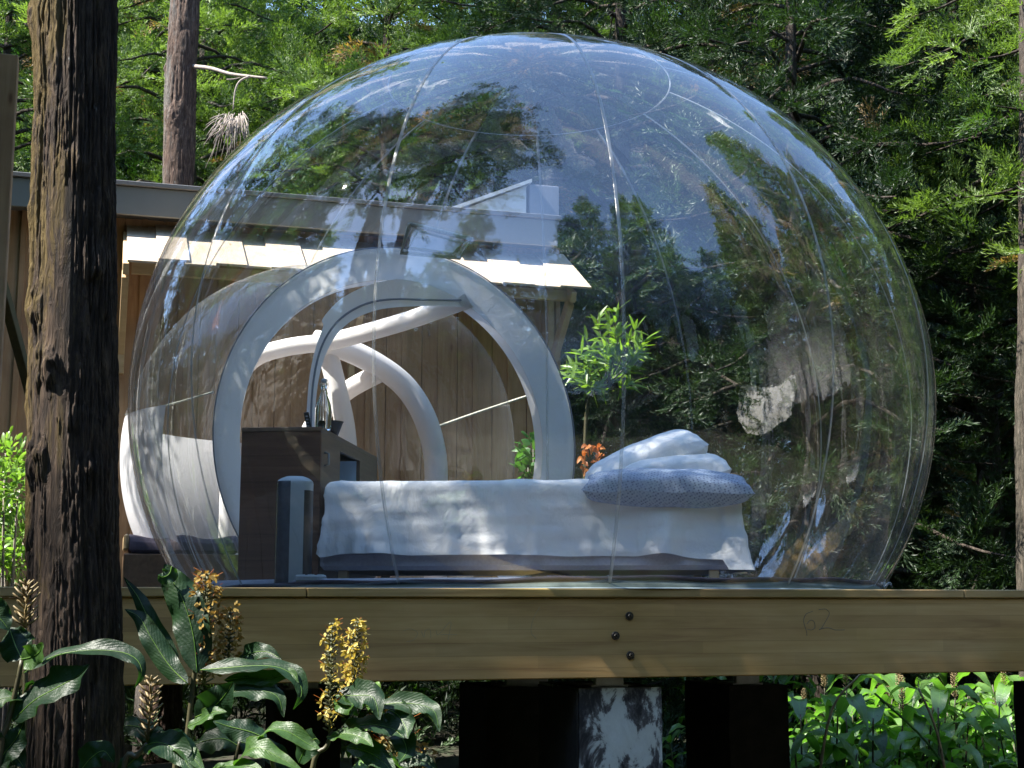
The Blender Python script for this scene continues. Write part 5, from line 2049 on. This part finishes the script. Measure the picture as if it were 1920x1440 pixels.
sp_o = thing('sapling', 'young tree with bright yellow-green lance leaves seen through the bubble', 'sapling', (at(1100, 800, 10.5).x, 10.5, 0))
mb = MB(); ml = MB()
tips = [(1155, 585), (1120, 600), (1100, 640), (1160, 630), (1190, 620), (1075, 690), (1090, 665), (1140, 660), (1195, 660), (1120, 690), (1160, 700), (1180, 720), (1130, 720), (1065, 705), (1145, 610), (1205, 640), (1110, 725)]
st0 = at(1100, 770, 10.5); fork = at(1135, 725, 10.5)
g0 = Vector((st0.x - .05, 10.5, 0))
mb.tube(spline([g0, g0.lerp(st0, .6), st0, fork], 14), [.022 - .0008 * k for k in range(15)], 7)
rs_ = random.Random(8)
for (px, py) in tips:
    t_ = at(px, py, 10.5 + rs_.uniform(-.25, .25))
    pth = spline([fork, fork.lerp(t_, .5) + Vector((rs_.uniform(-.03, .03), 0, -.03)), t_], 8)
    mb.tube(pth, [.008 - .0008 * k for k in range(9)], 5)
    for k in range(26):
        p = pth[4 + k % 5]
        d = ((t_ - fork).normalized() * .6 + Vector((rs_.gauss(0, .8), rs_.gauss(0, .8), rs_.gauss(.25, .6)))).normalized()
        l_ = rs_.uniform(.09, .18)
        ml.grid(leaf_grid([p, p + d * l_ * .5, p + d * l_ - Vector((0, 0, .02))], .027, d.cross(Vector((rs_.gauss(0, 1), rs_.gauss(0, 1), 1))).normalized(), 5, 1, .2))
mb.build('stem', M['stem'], sp_o, smooth=True)
ml.build('foliage', M['sapling'], sp_o, smooth=True)

bl_o = thing('leafy_plant', 'light green broad-leaved plant low behind the ring doorway', 'plant', (at(1005, 880, 10.0).x, 10.0, 0))
cs = [(at(px, py, 10.0), .085) for px, py in ((1000, 835), (1022, 850), (990, 860), (1012, 875), (1000, 900), (1030, 880), (985, 890))]
leaf_cloud(cs, 16, .10, .06, 12).build('foliage', M['broad'], bl_o, smooth=True)
mb = MB()
for c, _ in cs:
    b0 = Vector((bl_o.location.x, 10.0, 0))
    mb.tube(spline([b0, b0.lerp(c, .6), c], 8), .007, 5)
mb.build('stem', M['stem'], bl_o, smooth=True)

co = thing('copper_plant', 'curled orange-brown dry leaves behind the bed head', 'plant', (at(1105, 870, 9.9).x, 9.9, 0))
rs_ = random.Random(4)
mb = MB(); ml = MB()
b0 = Vector((co.location.x, 9.9, 0))
mb.tube([b0, at(1103, 885, 9.9)], .008, 6)
mb.build('stem', M['stem'], co)
for k in range(34):
    u = k / 33
    a = -2.6 + u * 3.6
    cx_, cy_ = 1108 + 20 * math.cos(a), 862 + 26 * math.sin(a)
    if k > 22:
        cx_, cy_ = 1100 + rs_.uniform(-10, 12), 870 + rs_.uniform(-14, 16)
    p = at(cx_, cy_, 9.9 + rs_.uniform(-.05, .05))
    d = Vector((rs_.gauss(0, 1), rs_.gauss(0, 1), rs_.gauss(0, 1))).normalized()
    ml.grid(leaf_grid([p, p + d * .03, p + d * .055 - Vector((0, 0, .02))], .035, d.orthogonal().normalized(), 5, 1, .4, .3, k))
ml.build('foliage', M['copper'], co, smooth=True)

# undergrowth: low leaves over the forest floor
r_ = np.random.RandomState(3)
n_ = 2600
ux = r_.uniform(-9, 12, n_); uy = r_.uniform(8.5, 24, n_)
tt = (ux - O_.x) * N_.x + (uy - O_.y) * N_.y
ss = (ux - O_.x) * E_.x + (uy - O_.y) * E_.y
keep = ~((ss > -5.2) & (ss < 7.5) & (tt < 6.0)) & ~((ss < 2.3) & (tt < 8.7))
ux, uy = ux[keep], uy[keep]
n_ = len(ux)
dirs = np.stack([r_.normal(size=n_), r_.normal(size=n_), r_.uniform(.3, 1.4, n_)], 1)
V, F, T = place_fronds(np.stack([ux, uy, terrain_z(ux, uy) + .02], 1), dirs, r_.uniform(.9, 1.8, n_), r_.rand(n_) * .79, 9)
ug = link_mesh('undergrowth', np_mesh('undergrowth', V, F, False, {'tint': T}), M['needle_b'])
tag(ug, 'low green undergrowth covering the forest floor', None, None, 'stuff')
